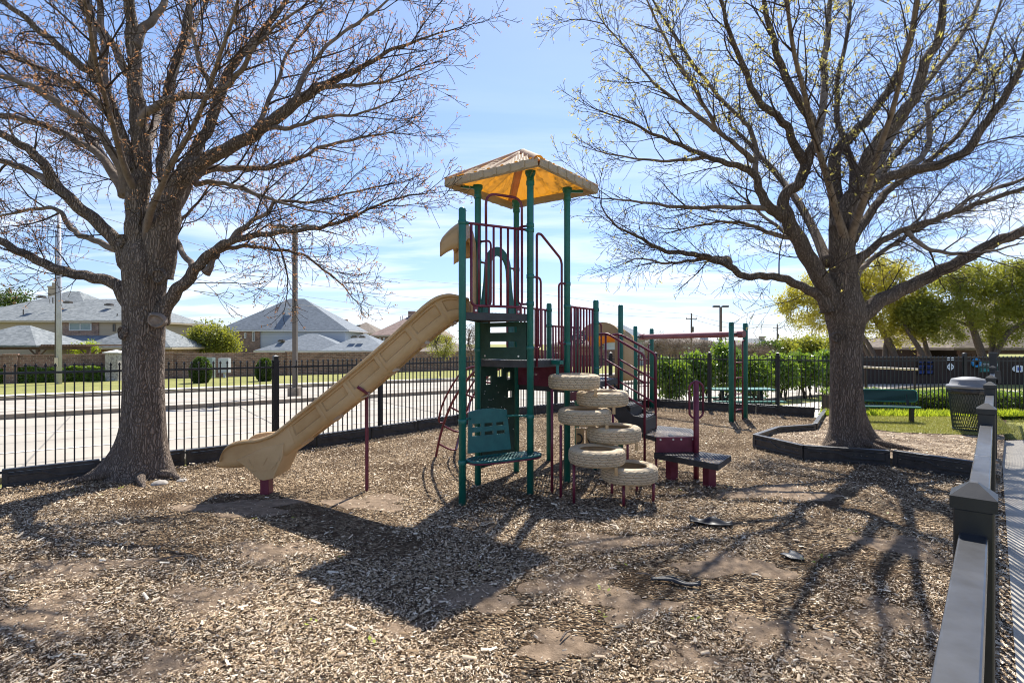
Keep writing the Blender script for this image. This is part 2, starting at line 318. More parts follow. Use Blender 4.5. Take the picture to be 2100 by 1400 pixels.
def quads(name, V, m, parent=None, nv=4, smooth=False):    # numpy array (n, nv, 3) of separate faces
    n = V.shape[0]; me = bpy.data.meshes.new(name); org = np.array(ORG[parent.name]) if parent else np.zeros(3)
    co = (V - org).reshape(-1).astype(np.float32)
    me.vertices.add(n * nv); me.vertices.foreach_set('co', co); me.loops.add(n * nv); me.loops.foreach_set('vertex_index', np.arange(n * nv, dtype=np.int32))
    me.polygons.add(n); me.polygons.foreach_set('loop_start', np.arange(0, n * nv, nv, dtype=np.int32)); me.polygons.foreach_set('loop_total', np.full(n, nv, dtype=np.int32))
    me.update(calc_edges=True); o = bpy.data.objects.new(name, me); C.objects.link(o); me.materials.append(MT[m])
    if parent: o.parent = parent; ORG[o.name] = ORG[parent.name]
    return o
def thing(name, label, cat, loc=(0, 0, 0), group=None):
    o = bpy.data.objects.new(name, None); C.objects.link(o); o.location = loc; o.empty_display_size = .2
    o['label'] = label; o['category'] = cat
    if group: o['group'] = group
    ORG[o.name] = Vector(loc); return o
def tag(o, label=None, cat=None, group=None, kind=None):
    if label: o['label'] = label
    if cat: o['category'] = cat
    if group: o['group'] = group
    if kind: o['kind'] = kind
    return o
def spline(pts, k=6):
    P = [Vector(p) for p in pts]; o = []
    for i in range(len(P) - 1):
        p0 = P[max(i - 1, 0)]; p1 = P[i]; p2 = P[i + 1]; p3 = P[min(i + 2, len(P) - 1)]
        for j in range(k):
            t = j / k; o.append(.5 * ((2 * p1) + (p2 - p0) * t + (2 * p0 - 5 * p1 + 4 * p2 - p3) * t * t + (3 * p1 - p0 - 3 * p2 + p3) * t ** 3))
    o.append(P[-1]); return o
def rounded(pts, r, k=5):      # polyline with its corners turned into arcs
    P = [Vector(p) for p in pts]; o = [P[0]]
    for i in range(1, len(P) - 1):
        a = (P[i - 1] - P[i]); b = (P[i + 1] - P[i]); rr = min(r, a.length * .45, b.length * .45)
        p0 = P[i] + a.normalized() * rr; p2 = P[i] + b.normalized() * rr
        for j in range(k + 1): t = j / k; o.append(p0 * (1 - t) ** 2 + P[i] * 2 * t * (1 - t) + p2 * t * t)
    o.append(P[-1]); return o
def sstep(a, b, x): t = min(max((x - a) / (b - a), 0), 1); return t * t * (3 - 2 * t)
def inpoly(x, y, poly):
    r = np.zeros(len(x), bool); n = len(poly)
    for i in range(n):
        x1, y1 = poly[i]; x2, y2 = poly[(i + 1) % n]
        c = ((y1 > y) != (y2 > y)) & (x < (x2 - x1) * (y - y1) / ((y2 - y1) or 1e-9) + x1); r ^= c
    return r

# ------------------------------------------------------------------ the ground
LB = [(-12.5, 2.0), (-9.5, 4.3), (-6.40, 6.83), (-4.84, 8.10), (-3.38, 9.46), (-1.20, 12.07), (.64, 14.0), (2.4, 15.2), (4.1, 15.6), (7.4, 13.35)]      # inner foot of the border on the street side
BED = [(7.55, 13.25), (5.92, 10.75), (5.02, 10.42), (4.20, 9.55), (4.51, 8.47), (5.57, 8.02), (6.18, 7.15)]                                             # border round the right tree's bed
def fenceX(y): return .886 * y - .040
BORDER_H = .235
mulch_poly = LB + BED + [(fenceX(6.9) + .15, 6.9), (fenceX(0) + .15, 0), (-2, -3), (-12.5, -3)]
m = MB(); nu = 70
ter_x = [-900, -300, -120] + list(np.arange(-80, 81, 4.0)) + [120, 300, 900]; ter_y = [-60, -20] + list(np.arange(-12, 90, 3.0)) + [120, 300, 900, 2500]
def vt(x, y):
    # the land dips a little more under the playground so that the sheets above stay clear of it
    return zt(x, y) - .0
for y in ter_y:
    for x in ter_x: m.v.append((x, y, vt(x, y)))
nx = len(ter_x)
for j in range(len(ter_y) - 1):
    for i in range(nx - 1): m.f.append((j * nx + i, j * nx + i + 1, (j + 1) * nx + i + 1, (j + 1) * nx + i))
tag(m.build('ground', 'grass', smooth=True, fix=False), 'yellow green spring lawn ground reaching the horizon', kind='structure')
mm = MB(); mm.prism(mulch_poly, -.24, 0.0); tag(mm.build('mulch_ground', 'mulch', fix=True), 'brown wood chip ground of the playground', kind='structure')
# bumpy top sheet is given by real chips
DIRT = [(G(px, py), rx, ry) for px, py, rx, ry in ((60, 1270, .50, .16), (150, 1165, .45, .12), (430, 1225, .30, .12), (340, 1365, .22, .09), (560, 1130, .35, .12), (980, 1225, .28, .10), (1190, 1200, .34, .13), (1300, 1245, .25, .10), (1150, 1325, .22, .08), (1560, 1290, .20, .09), (1690, 1335, .22, .10), (1830, 1265, .25, .12), (1500, 1160, .4, .12), (820, 1290, .14, .06), (1850, 1120, .3, .14), (1420, 1350, .2, .08), (760, 1030, .4, .15), (500, 1040, .55, .16), (1600, 1010, .6, .16), (1250, 1110, .45, .10))]
def dirtf(x, y):
    f = np.zeros(len(x))
    for p, rx, ry in DIRT:
        dx = (x - p.x) / rx; dy = (y - p.y) / (ry * 1.9); a = np.arctan2(dy, dx); d2 = (dx * dx + dy * dy) / (1 + .35 * np.sin(3 * a + p.x * 9) + .2 * np.sin(5 * a + p.y * 7)) ** 2; f = np.maximum(f, np.exp(-d2 * .9))
    return f
def chips(n, y0, y1, smin, smax, zoff, seed):
    g = np.random.default_rng(seed)
    y = y0 * (y1 / y0) ** g.random(n); x = (g.random(n) * 2 - 1) * (1.02 * y + .8)
    k = inpoly(x, y, mulch_poly); x = x[k]; y = y[k]; n = len(x)
    # bare brown patches
    pat = np.sin(x * 1.1 + 2.1 * np.sin(y * .8)) + np.sin(y * 1.5 + 1.7 * np.sin(x * .6 + 1)) + .7 * np.sin(x * 3.1 + y * 2.3) + .5 * np.sin(x * 5.3 - y * 6.1 + 2 * np.sin(x * 2))
    k = g.random(n) < np.clip(1.02 - .85 * np.clip(pat - .45, 0, 2), .10, 1); x = x[k]; y = y[k]; n = len(x)
    k = g.random(n) > .93 * dirtf(x, y); x = x[k]; y = y[k]; n = len(x)
    L = smin + (smax - smin) * g.random(n) ** 2.2; W = L * (.16 + .34 * g.random(n)); W = np.clip(W, .004, .02)
    a = g.random(n) * math.pi; tx = (g.random(n) - .5) * .9; ty = (g.random(n) - .5) * .9
    ux, uy = np.cos(a), np.sin(a); vx, vy = -uy, ux
    z0 = zoff + g.random(n) * .022
    V = np.zeros((n, 6, 3)); hgt = W * (.25 + .5 * g.random(n))
    for idx, (s, t, h) in enumerate(((-1, -1, 0), (1, -.7, 0), (1, 0.1, 1), (-1, 0, 1), (1, .8, 0), (-1, 1, 0))):
        lx = s * L / 2; ly = t * W / 2
        V[:, idx, 0] = x + ux * lx + vx * ly; V[:, idx, 1] = y + uy * lx + vy * ly; V[:, idx, 2] = z0 + h * hgt + lx * tx + ly * ty
    V[:, :, 2] = np.maximum(V[:, :, 2], .0015 + zoff)
    return V
V = np.concatenate([chips(370000, 1.6, 15.5, .008, .031, .003, 11), chips(230000, 1.3, 6.0, .005, .021, .001, 12), chips(3000, 1.6, 13, .035, .085, .012, 13)])
n = V.shape[0]; me = bpy.data.meshes.new('wood_chips'); me.vertices.add(n * 6); me.vertices.foreach_set('co', V.reshape(-1).astype(np.float32))
li = (np.arange(n)[:, None] * 6 + np.array([0, 1, 2, 3, 3, 2, 4, 5])).reshape(-1).astype(np.int32); me.loops.add(len(li)); me.loops.foreach_set('vertex_index', li)
me.polygons.add(n * 2); me.polygons.foreach_set('loop_start', np.arange(0, n * 8, 4, dtype=np.int32)); me.polygons.foreach_set('loop_total', np.full(n * 2, 4, dtype=np.int32)); me.update(calc_edges=True)
o = bpy.data.objects.new('wood_chips', me); C.objects.link(o); me.materials.append(MT['chips']); tag(o, 'loose pale and dark wood chips covering the playground', 'wood chips', kind='stuff')

mb_ = MB()
for p, rx, ry in DIRT:
    k0 = len(mb_.v); mb_.v.append((p.x, p.y, .006)); nn_ = 30
    for k in range(nn_): a = 2 * math.pi * k / nn_; q = 1 + .3 * math.sin(3 * a + p.x * 9) + .18 * math.sin(5 * a + p.y * 7) + .08 * math.sin(11 * a); mb_.v.append((p.x + math.cos(a) * rx * q * 1.05, p.y + math.sin(a) * ry * 2.0 * q, .0022))
    for k in range(nn_): mb_.f.append((k0, k0 + 1 + k, k0 + 1 + (k + 1) % nn_))
tag(mb_.build('bare_dirt', 'dirt', fix=False), 'scraped brown bare dirt patches among the wood chips', kind='structure')
# bed with the right tree, the bench and the bin: soil near the tree, lawn behind
bed_poly = BED + [(fenceX(7.0) + .1, 7.0), (fenceX(9.9) + .2, 9.9), (fenceX(13.3), 13.5)]
BZ = .12
MB().prism([(p[0] + (.06 if i < 7 else 0), p[1]) for i, p in enumerate(bed_poly)], -.23, BZ).build('soil_ground', 'soil')
tag(bpy.data.objects['soil_ground'], 'pale trampled soil around the right tree', kind='structure')
lawn_poly = [(7.6, 13.3), (6.75, 11.3), (7.3, 10.35), (8.6, 10.0), (9.4, 10.2), (11.9, 13.5)]
MB().poly([(x, y, BZ + .012) for x, y in lawn_poly]).build('lawn', 'grass', fix=False); tag(bpy.data.objects['lawn'], 'worn yellow green grass in front of the green bench', kind='structure')
def blades(n, poly, z, h0, h1, seed, name, m='grass_blade', w=.005):
    g = np.random.default_rng(seed); xs = [p[0] for p in poly]; ys = [p[1] for p in poly]
    x = min(xs) + (max(xs) - min(xs)) * g.random(n); y = min(ys) + (max(ys) - min(ys)) * g.random(n); k = inpoly(x, y, poly); x = x[k]; y = y[k]; n = len(x)
    zz_ = np.array([z(a, b) for a, b in zip(x, y)]) if callable(z) else np.full(n, z)
    h = h0 + (h1 - h0) * g.random(n); a = g.random(n) * 6.28; V = np.zeros((n, 3, 3)); ln = (g.random((n, 2)) - .5) * h[:, None] * 1.1
    V[:, 0] = np.stack([x - np.cos(a) * w, y - np.sin(a) * w, zz_], 1); V[:, 1] = np.stack([x + np.cos(a) * w, y + np.sin(a) * w, zz_], 1); V[:, 2] = np.stack([x + ln[:, 0], y + ln[:, 1], zz_ + h], 1)
    return quads(name, V, m, nv=3)
tag(blades(42000, lawn_poly, BZ + .01, .015, .045, 3, 'grass'), 'short sunlit grass by the bench and the bin', 'grass', kind='stuff')
edge = [(7.5, 13.28), (7.3, 12.75), (9.5, 12.5), (12.1, 12.6), (12.2, 13.25)]
tag(blades(5000, edge, BZ + .01, .05, .14, 4, 'ground_cover', 'leaf_lime', .014), 'lime green leafy ground cover along the foot of the far fence', 'ground cover', kind='stuff')

def bed_litter(n, seed, s0, s1, poly, z, mm_):
    g = np.random.default_rng(seed); x = 4 + 9 * g.random(n); y = 7 + 6.5 * g.random(n); k = inpoly(x, y, poly) & (g.random(n) < .25 + .75 * np.clip((np.sin(x * 4.1 + 2 * np.sin(y * 3)) + np.sin(y * 5.3 + x)) * .5 + .5, 0, 1)); x = x[k]; y = y[k]; n = len(x)
    a = g.random(n) * 6.28; l = s0 + (s1 - s0) * g.random(n) ** 2; w_ = l * (.25 + .4 * g.random(n)); V = np.zeros((n, 4, 3)); h = g.random((n, 4)) * .012
    for i, (p, q) in enumerate(((-1, -.6), (1, -1), (.8, 1), (-1, .7))):
        V[:, i, 0] = x + (np.cos(a) * p * l - np.sin(a) * q * w_) / 2; V[:, i, 1] = y + (np.sin(a) * p * l + np.cos(a) * q * w_) / 2; V[:, i, 2] = z + .003 + h[:, i]
    return quads('bed_litter', V, mm_)
tag(bed_litter(60000, 31, .01, .045, bed_poly, BZ, 'chips'), 'dry leaves and bark bits on the soil around the right tree', 'leaf litter', kind='stuff')
# walkway outside the near fence
wp = [(fenceX(-1) + .16, -1), (fenceX(10.0) + .13, 10.0), (fenceX(10.2) + 3.2, 10.4), (fenceX(-1) + 3.2, -1)]
m = MB(); m.prism(wp, -.2, .03)
tag(m.build('walkway', 'walk'), 'pale concrete walkway outside the near fence', kind='structure')
MB().prism([(fenceX(-1) + .04, -1), (fenceX(13) + .04, 13), (26, 13.2), (26, -1)], -.245, -.003).build('side_lawn', 'soil'); tag(bpy.data.objects['side_lawn'], 'grass and leaf litter strip beside the walkway', kind='structure')
MB().poly([(x, y, .012) for x, y in ((fenceX(10.2) + .2, 10.25), (fenceX(12.9) + .3, 12.9), (26, 13), (26, 10.6))]).build('side_grass', 'grass', fix=False); tag(bpy.data.objects['side_grass'], 'grass strip at the end of the walkway', kind='structure')
tag(blades(9000, [(9.3, 10.25), (11.8, 12.9), (16, 13), (13, 10.4)], .012, .02, .06, 9, 'side_grass_tufts'), 'sunlit grass tufts at the end of the walkway', 'grass', kind='stuff')
# litter strip
g = np.random.default_rng(21); n = 9000; yy = .3 + 9.5 * g.random(n) ** 1.3; xx = fenceX(yy) + .02 + .17 * g.random(n); aa = g.random(n) * 6.28; s_ = .008 + .02 * g.random(n)
V = np.zeros((n, 4, 3))
for i, (a, b) in enumerate(((-1, -.4), (1, -.5), (1, .5), (-1, .4))):
    V[:, i, 0] = xx + s_ * (a * np.cos(aa) - b * np.sin(aa)); V[:, i, 1] = yy + s_ * (a * np.sin(aa) + b * np.cos(aa)); V[:, i, 2] = .002 + .02 * g.random(n)
tag(quads('leaf_litter', V, 'chips'), 'dry leaf and chip litter between near fence and walkway', 'leaf litter', kind='stuff')

# street: everything follows q = distance across the street
U = Vector((.82, .57, 0)); Q = Vector((-.57, .82, 0))
def sq(s, q, dz=0.0):
    p = U * s + Q * q; p = Vector((p.x, p.y, 0)); p.z = zt(p.x, p.y) + dz; return p
def strip(name, m_, q0, q1, dz, s0=-90, s1=120, ds=3.0, thick=0, label=None):
    b = MB(); n = int((s1 - s0) / ds) + 1; nq = max(2, int((q1 - q0) / 3) + 2)
    b.grid(lambda u, v: sq(s0 + (s1 - s0) * u, q0 + (q1 - q0) * v, dz), n, nq)
    if thick:
        for q in (q0, q1): b.grid(lambda u, v: sq(s0 + (s1 - s0) * u, q, dz - thick * (1 - v)), n, 2)
    return tag(b.build(name, m_, fix=False), label, kind='structure')
strip('near_verge', 'grass', 9.8, 10.75, .03, label='narrow grass verge between fence and street')
strip('near_kerb', 'kerb', 10.75, 10.95, .12, thick=.2, label='concrete kerb on the near side of the street')
strip('road', 'road', 10.95, 29.4, .035, label='pale concrete street of two carriageways')
strip('median', 'road', 21.15, 22.0, .17, label='low concrete median of the street')
strip('median_kerb', 'kerb', 20.98, 21.15, .175, thick=.2, label='near kerb of the median')
strip('median_far_kerb', 'kerb', 22.0, 22.17, .175, thick=.2, label='far kerb of the median')
strip('far_kerb', 'kerb', 29.4, 29.6, .15, thick=.2, label='kerb on the far side of the street')
strip('far_grass', 'grass', 29.6, 44.2, .09, label='sunlit lawn in front of the brick wall')
strip('sidewalk', 'path', 30.7, 31.8, .13, label='pale sidewalk on the far side of the street')
b = MB()
for q in (13.9, 16.95, 25.0): 
    L_ = (-90, 120); 
    b.grid(lambda u, v: sq(L_[0] + (L_[1] - L_[0]) * u, q - .035 + .07 * v, .047), 71, 2)
tag(b.build('lane_markings', 'paint', fix=False), 'thin white lane lines on the street', kind='structure')
b = MB()
for s in np.arange(-60, 80, 4.5): b.grid(lambda u, v: sq(s - .018 + .036 * v, 10.95 + 10.0 * u, .043), 6, 2); b.grid(lambda u, v: sq(s + 1.5 - .018 + .036 * v, 22.2 + 7.1 * u, .043), 6, 2)
for q in (12.4, 15.4, 18.6, 27.2): b.grid(lambda u, v: sq(-70 + 160 * u, q - .015 + .03 * v, .043), 60, 2)
tag(b.build('pavement_joints', 'road_joint', fix=False), 'dark joints between concrete slabs of the street', kind='structure')
# concrete path beyond the back fence
pp = [GO(*p) for p in ((1400, 905), (1560, 835), (1640, 800), (1720, 789), (1790, 787), (1900, 792), (1900, 905))]
MB().poly([(p.x, p.y, p.z + .03) for p in pp]).build('path', 'path', fix=False); tag(bpy.data.objects['path'], 'bright concrete path behind the back fence', kind='structure')

# ------------------------------------------------------------------ playground border
def border_run(pts, name, label, flip=1):
    t = thing(name, label, 'border', (pts[0][0], pts[0][1], 0)); k = 0
    for i in range(len(pts) - 1):
        a = Vector((*pts[i], 0)); b_ = Vector((*pts[i + 1], 0)); d = (b_ - a); L = d.length; nseg = max(1, round(L / 1.2)); d.normalize(); nrm = Vector((-d.y, d.x, 0)) * flip
        for j in range(nseg):
            p = a + d * (L * j / nseg + .012); q = a + d * (L * (j + 1) / nseg - .012); hh = BORDER_H + random.uniform(-.012, .012); W = .085; m = MB()
            ang = math.atan2(d.y, d.x); rot = Matrix.Rotation(ang, 3, 'Z')
            c = (p + q) / 2 + nrm * W / 2
            ln = (q - p).length
            m.box(c + Vector((0, 0, hh / 2 - .02)), (ln, W * .62, hh - .06), rot)                    # recessed core
            m.box(c + Vector((0, 0, hh - .02)), (ln, W, .04), rot); m.box(c + Vector((0, 0, .02)), (ln, W, .05), rot)
            for e in (-1, 1): m.box(c + d * e * (ln / 2 - .03) + Vector((0, 0, hh / 2)), (.06, W * .96, hh - .085), rot)
            # stepped ridge pressed into the face
            z1, z2 = hh * .36, hh * .64
            P4 = [(-.5, z2), (-.12, z2), (.06, z1), (.5, z1)]
            for r_ in range(3):
                A_, B_ = P4[r_], P4[r_ + 1]; m.beam(c + d * A_[0] * (ln - .1) + Vector((0, 0, A_[1])), c + d * B_[0] * (ln - .1) + Vector((0, 0, B_[1])), .028, W * .93, up=tuple(nrm))
            m.build('border_timber', 'border', t, bevel=.006); k += 1
    return t
border_run(LB, 'playground_border', 'black plastic timber border along the foot of the street side fence')
border_run(BED, 'playground_border', 'black plastic timber border around the bed of the right tree', flip=1)

# ------------------------------------------------------------------ metal fences
def fence(pts, zt0, zt1, name, label, posts, zb=.16, spacing=.098, spear=True, post_w=.064, post_over=.05):
    # pts: polyline on the ground; posts: list of arc positions
    P = [Vector((x, y, 0)) for x, y in pts]; seg = [(P[i + 1] - P[i]).length for i in range(len(P) - 1)]; L = sum(seg)
    def at(s):
        for i, l in enumerate(seg):
            if s <= l or i == len(seg) - 1: return P[i] + (P[i + 1] - P[i]) * (s / l), (P[i + 1] - P[i]).normalized()
            s -= l
    def ztop(s): return zt0 + (zt1 - zt0) * s / L
    t = thing(name, label, 'fence', (P[0].x, P[0].y, 0))
    ps = sorted(posts)
    for s in ps:
        p, d = at(s); rot = Matrix.Rotation(math.atan2(d.y, d.x), 3, 'Z'); h = ztop(s) + post_over; m = MB(); m.box(p + Vector((0, 0, (h - .2) / 2)), (post_w, post_w, h + .2), rot)
        po = m.build('post', 'black', t, bevel=.003); c = MB(); b0 = len(c.v); w2 = post_w / 2 + .005
        for z, w_ in ((h, w2), (h + .022, w2), (h + .045, .006)):
            for sx, sy in ((-1, -1), (1, -1), (1, 1), (-1, 1)): c.v.append(tuple(p + rot @ Vector((sx * w_, sy * w_, 0)) + Vector((0, 0, z))))
        for k in range(2):
            for q in range(4): c.f.append((b0 + k * 4 + q, b0 + k * 4 + (q + 1) % 4, b0 + k * 4 + 4 + (q + 1) % 4, b0 + k * 4 + 4 + q))
        c.f.append((b0 + 3, b0 + 2, b0 + 1, b0)); c.f.append((b0 + 8, b0 + 9, b0 + 10, b0 + 11)); c.build('post_cap', 'black', po)
    ends = [0] + ps + [L]; ends = sorted(set(round(e, 4) for e in ends)); 
    for a, b_ in zip(ends[:-1], ends[1:]):
        if b_ - a < .05: continue
        n = max(1, int(round((b_ - a) / spacing))); m = MB()
        for k in range(n):
            s = a + (b_ - a) * (k + .5) / n; p, d = at(s); zt_ = ztop(s); rot = Matrix.Rotation(math.atan2(d.y, d.x), 3, 'Z'); top = zt_ - (.03 if spear else .125); w_ = .017
            m.box(p + Vector((0, 0, (top + zb - .06) / 2)), (w_, w_, top - zb + .06), rot)
            if spear:
                bb = len(m.v)
                for z, ww in ((top, .012), (top + .012, .016), (top + .045, .001)):
                    for sx, sy in ((-1, -1), (1, -1), (1, 1), (-1, 1)): m.v.append(tuple(p + rot @ Vector((sx * ww, sy * ww, 0)) + Vector((0, 0, z))))
                for kk in range(2):
                    for q in range(4): m.f.append((bb + kk * 4 + q, bb + kk * 4 + (q + 1) % 4, bb + kk * 4 + 4 + (q + 1) % 4, bb + kk * 4 + 4 + q))
        m.build('picket_panel', 'black', t)
        for zo in ((-.11, None) if spear else (-.122, None)):
            m = MB(); ns = max(1, int((b_ - a) / .8)); hh = .03 if spear else .038; ww = .028 if spear else .040
            for k in range(ns):
                s1, s2 = a + (b_ - a) * k / ns, a + (b_ - a) * (k + 1) / ns; p1, _ = at(s1); p2, _ = at(s2)
                z1, z2 = (ztop(s1) + zo, ztop(s2) + zo) if zo is not None else (zb, zb)
                m.beam(p1 + Vector((0, 0, z1)), p2 + Vector((0, 0, z2)), ww, hh)
            m.build('rail', 'rail_black' if not spear else 'black', t, bevel=.003 if not spear else 0)
    return t, at
def offset(pts, d):
    o = []
    for i, p in enumerate(pts):
        a = Vector(pts[max(i - 1, 0)]); b_ = Vector(pts[min(i + 1, len(pts) - 1)]); t = (b_ - a).normalized(); o.append((p[0] - t.y * d, p[1] + t.x * d))
    return o
FL = offset(LB, .17)
def arc_for_px(pts, px):        # arc position where the line crosses an image column
    r = (px - 1050) / F; s = 0
    for i in range(len(pts) - 1):
        a = Vector(pts[i]); b_ = Vector(pts[i + 1]); fa = a.x - r * a.y; fb = b_.x - r * b_.y; l = (b_ - a).length
        if fa <= 0 <= fb: return s + l * (-fa / (fb - fa))
        s += l
    return None
FLL = FL[:-1]
fence(FLL, 1.57, 1.47, 'metal_fence', 'black metal picket fence between the playground and the street', [.6, 2.6] + [arc_for_px(FLL, x) for x in (-140, 305, 565, 780, 985, 1140, 1252)] + [sum((Vector(FLL[i + 1]) - Vector(FLL[i])).length for i in range(len(FLL) - 1)) - .02], post_w=.075)
FB = [(FLL[-1][0] + .04, FLL[-1][1] - .03), (7.6, 13.62), (12.6, 13.45), (19, 13.3)]
fence(FB, 1.49, 1.49, 'metal_fence', 'black metal picket fence in front of the shrubs, bench and trees at the back', [arc_for_px(FB, x) for x in (1455, 1595, 1708, 1766, 1978)], post_w=.07)
near = [(fenceX(y), y) for y in (-.9, 12.9)]; kN = math.hypot(1, .886)
tN, _ = fence(near, 1.565, 1.565, 'metal_fence', 'flat topped black metal fence running away from the camera along the walkway', [(y + .9) * kN for y in (-.33, .99, 2.31, 3.63, 4.4, 6.3)], spear=False, post_w=.056, post_over=-.06, zb=.1)
# tall gate post with latch
gp = Vector((fenceX(8.0), 8.0, 0)); m = MB(); m.box(gp + Vector((0, 0, .78)), (.085, .085, 1.75), Matrix.Rotation(R(48), 3, 'Z')); gpo = m.build('gate_post', 'black', tN, bevel=.004)
MB().box(gp + Vector((0, 0, 1.665)), (.1, .1, .02), Matrix.Rotation(R(48), 3, 'Z')).build('post_cap', 'rail_black', gpo)
MB().box(gp + Vector((-.03, -.07, 1.35)), (.10, .06, .12)).box(gp + Vector((.02, -.06, 1.28)), (.05, .05, .10)).build('latch', 'black', gpo)

# ------------------------------------------------------------------ the play structure
P_ = Vector((-.558, 6.128, 0)); A_ = Vector((-.436, 6.976, 0)); B_ = Vector((.2195, 6.556, 0)); C_ = Vector((.7188, 7.124, 0)); D_ = Vector((.062, 7.709, 0))
E_ = Vector((.5736, 8.453, 0)); F_ = Vector((1.204, 7.84, 0)); G_ = Vector((1.75, 8.80, 0)); H_ = Vector((1.12, 9.41, 0))
ZU, ZL, Z2 = 2.16, 1.60, 1.25
play = thing('play_structure', 'green and maroon playground tower with beige slide, peaked tan roof and steps', 'play structure', (0.3, 7.2, 0), None)
def zv(p, z): return Vector((p.x, p.y, z))
def lerp(a, b, u): return a + (b - a) * u
def post(p, h, collar=False):
    m = MB(); r = .041; m.lathe((p.x, p.y, -.1), [(r, 0), (r, h + .1 - .03), (r * .93, h + .1 - .012), (r * .55, h + .1), (.004, h + .103)], 20)
    o = m.build('post', 'green', play, smooth=True)
    if collar: MB().lathe((p.x, p.y, h - .17), [(r + .001, 0), (r + .009, .004), (r + .009, .05), (r + .004, .06), (r + .004, .10), (r + .022, .14), (r + .022, .172), (.01, .174)], 20).build('roof_bracket', 'green', o, smooth=False)
    return o
posts = {}
for k, (p, h, c) in {'P': (P_, 3.33, 0), 'A': (A_, 3.82, 1), 'B': (B_, 3.87, 1), 'C': (C_, 3.83, 1), 'D': (D_, 3.82, 1), 'E': (E_, 2.43, 0), 'F': (F_, 2.43, 0), 'G': (G_, 2.43, 0), 'H': (H_, 2.43, 0)}.items(): posts[k] = post(p, h, c)

# decks: perforated plate with a folded rim
def deck(pts, z, th=.085, inset=.03, name='deck'):
    c = sum(pts, Vector()) / len(pts); q = [p + (c - p).normalized() * inset for p in pts]
    o = MB().poly([zv(p, z) for p in q]).build(name, 'deck_perf', play, fix=False); m = MB()
    for i in range(len(q)):
        a, b_ = q[i], q[(i + 1) % len(q)]; m.beam(zv(a, z - th / 2 - .003), zv(b_, z - th / 2 - .003), .022, th)
    for k in (.25, .5, .75): m.beam(zv(lerp(q[0], q[1], k), z - .045), zv(lerp(q[-1], q[-2], k) if len(q) > 3 else q[2], z - .045), .02, .05)
    m.build('deck_frame', 'deck', o)
    return o
deck([P_, B_, A_], ZU); deck([A_, B_, C_, D_], ZL); deck([E_, D_ + (C_ - D_) * .02, C_, F_][0:1] + [D_, C_, F_], Z2); deck([E_, F_, G_, H_], Z2)

# roof: four ribbed panels, rim, hips, brackets
rc = Vector((.141, 7.09, 0)); ang = R(9.0); hd = .998; ZE = 3.87; ZA = 4.29
cor = [rc + Vector((math.cos(ang + k * math.pi / 2), math.sin(ang + k * math.pi / 2), 0)) * hd for k in range(4)]      # right, far, left, near
apex = zv(rc, ZA); roof = None
m = MB()
for k in range(4):
    a, b_ = zv(cor[k], ZE), zv(cor[(k + 1) % 4], ZE); d = (b_ - a).normalized(); L = (b_ - a).length; mid = (a + b_) / 2; sl = apex - mid; nup = d.cross(sl.normalized()); nup = nup if nup.z > 0 else -nup
    def rf(u, v):
        v = v * .98; p = lerp(lerp(a, b_, u), apex, v); x = (p - mid).dot(d); j = round(x / (L / 7.0)); dx = abs(x - j * L / 7.0)
        edge = L / 2 * (1 - v) - abs(j) * L / 7.0        # ribs stop short of the hips
        return p + nup * (.030 * (1 - sstep(.018, .034, dx)) * (1 if edge > .05 else 0))
    m.grid(rf, 141, 12)
roof = m.build('roof', 'roof_plastic', play, smooth=True, fix=False)
m = MB()
for k in range(4):
    a = zv(cor[k], ZE); d = (apex - a); sd_ = d.cross(Vector((0, 0, 1))).normalized(); nup = sd_.cross(d).normalized(); nup = nup if nup.z > 0 else -nup
    m.grid(lambda u, v: a + d * u * .985 + sd_ * math.cos(math.pi * v) * .055 + nup * (.045 * math.sin(math.pi * v) - .006), 12, 9)
m.build('roof_hips', 'roof_plastic', roof, smooth=True, fix=False)
MB().lathe(apex + Vector((0, 0, -.03)), [(.07, 0), (.065, .04), (.04, .055), (.005, .06)], 14).build('roof_cap', 'roof_rim', roof, smooth=True)
m = MB()
for k in range(4):
    a, b_ = cor[k], cor[(k + 1) % 4]; d = (b_ - a).normalized(); mid = (a + b_) / 2; inn = (rc - mid).normalized()
    # drip rim, slanted face and inner lip
    m.grid(lambda u, v: lerp(a, b_, u) + inn * [(-.012), (-.02), (-.012), .02, .05, .07][int(round(v * 5))] + Vector((0, 0, ZE + [.012, -.03, -.075, -.085, -.065, -.0][int(round(v * 5))])), 2, 6)
    for j in range(1, 7):
        p = a + d * ((b_ - a).length * j / 7.0 - (b_ - a).length / 14 * 0); m.box(zv(p + inn * -.016, ZE - .03), (.05, .03, .085), Matrix.Rotation(math.atan2(d.y, d.x), 3, 'Z'))
m.build('roof_rim', 'roof_rim', roof)
m = MB()
for pp_, cc in ((A_, cor[2]), (B_, cor[3]), (C_, cor[0]), (D_, cor[1])):
    d = (cc - pp_).normalized(); m.beam(zv(pp_ + d * .03, 3.79), zv(pp_ + d * .22, 3.80), .035, .03)
m.build('roof_arm', 'green', roof)

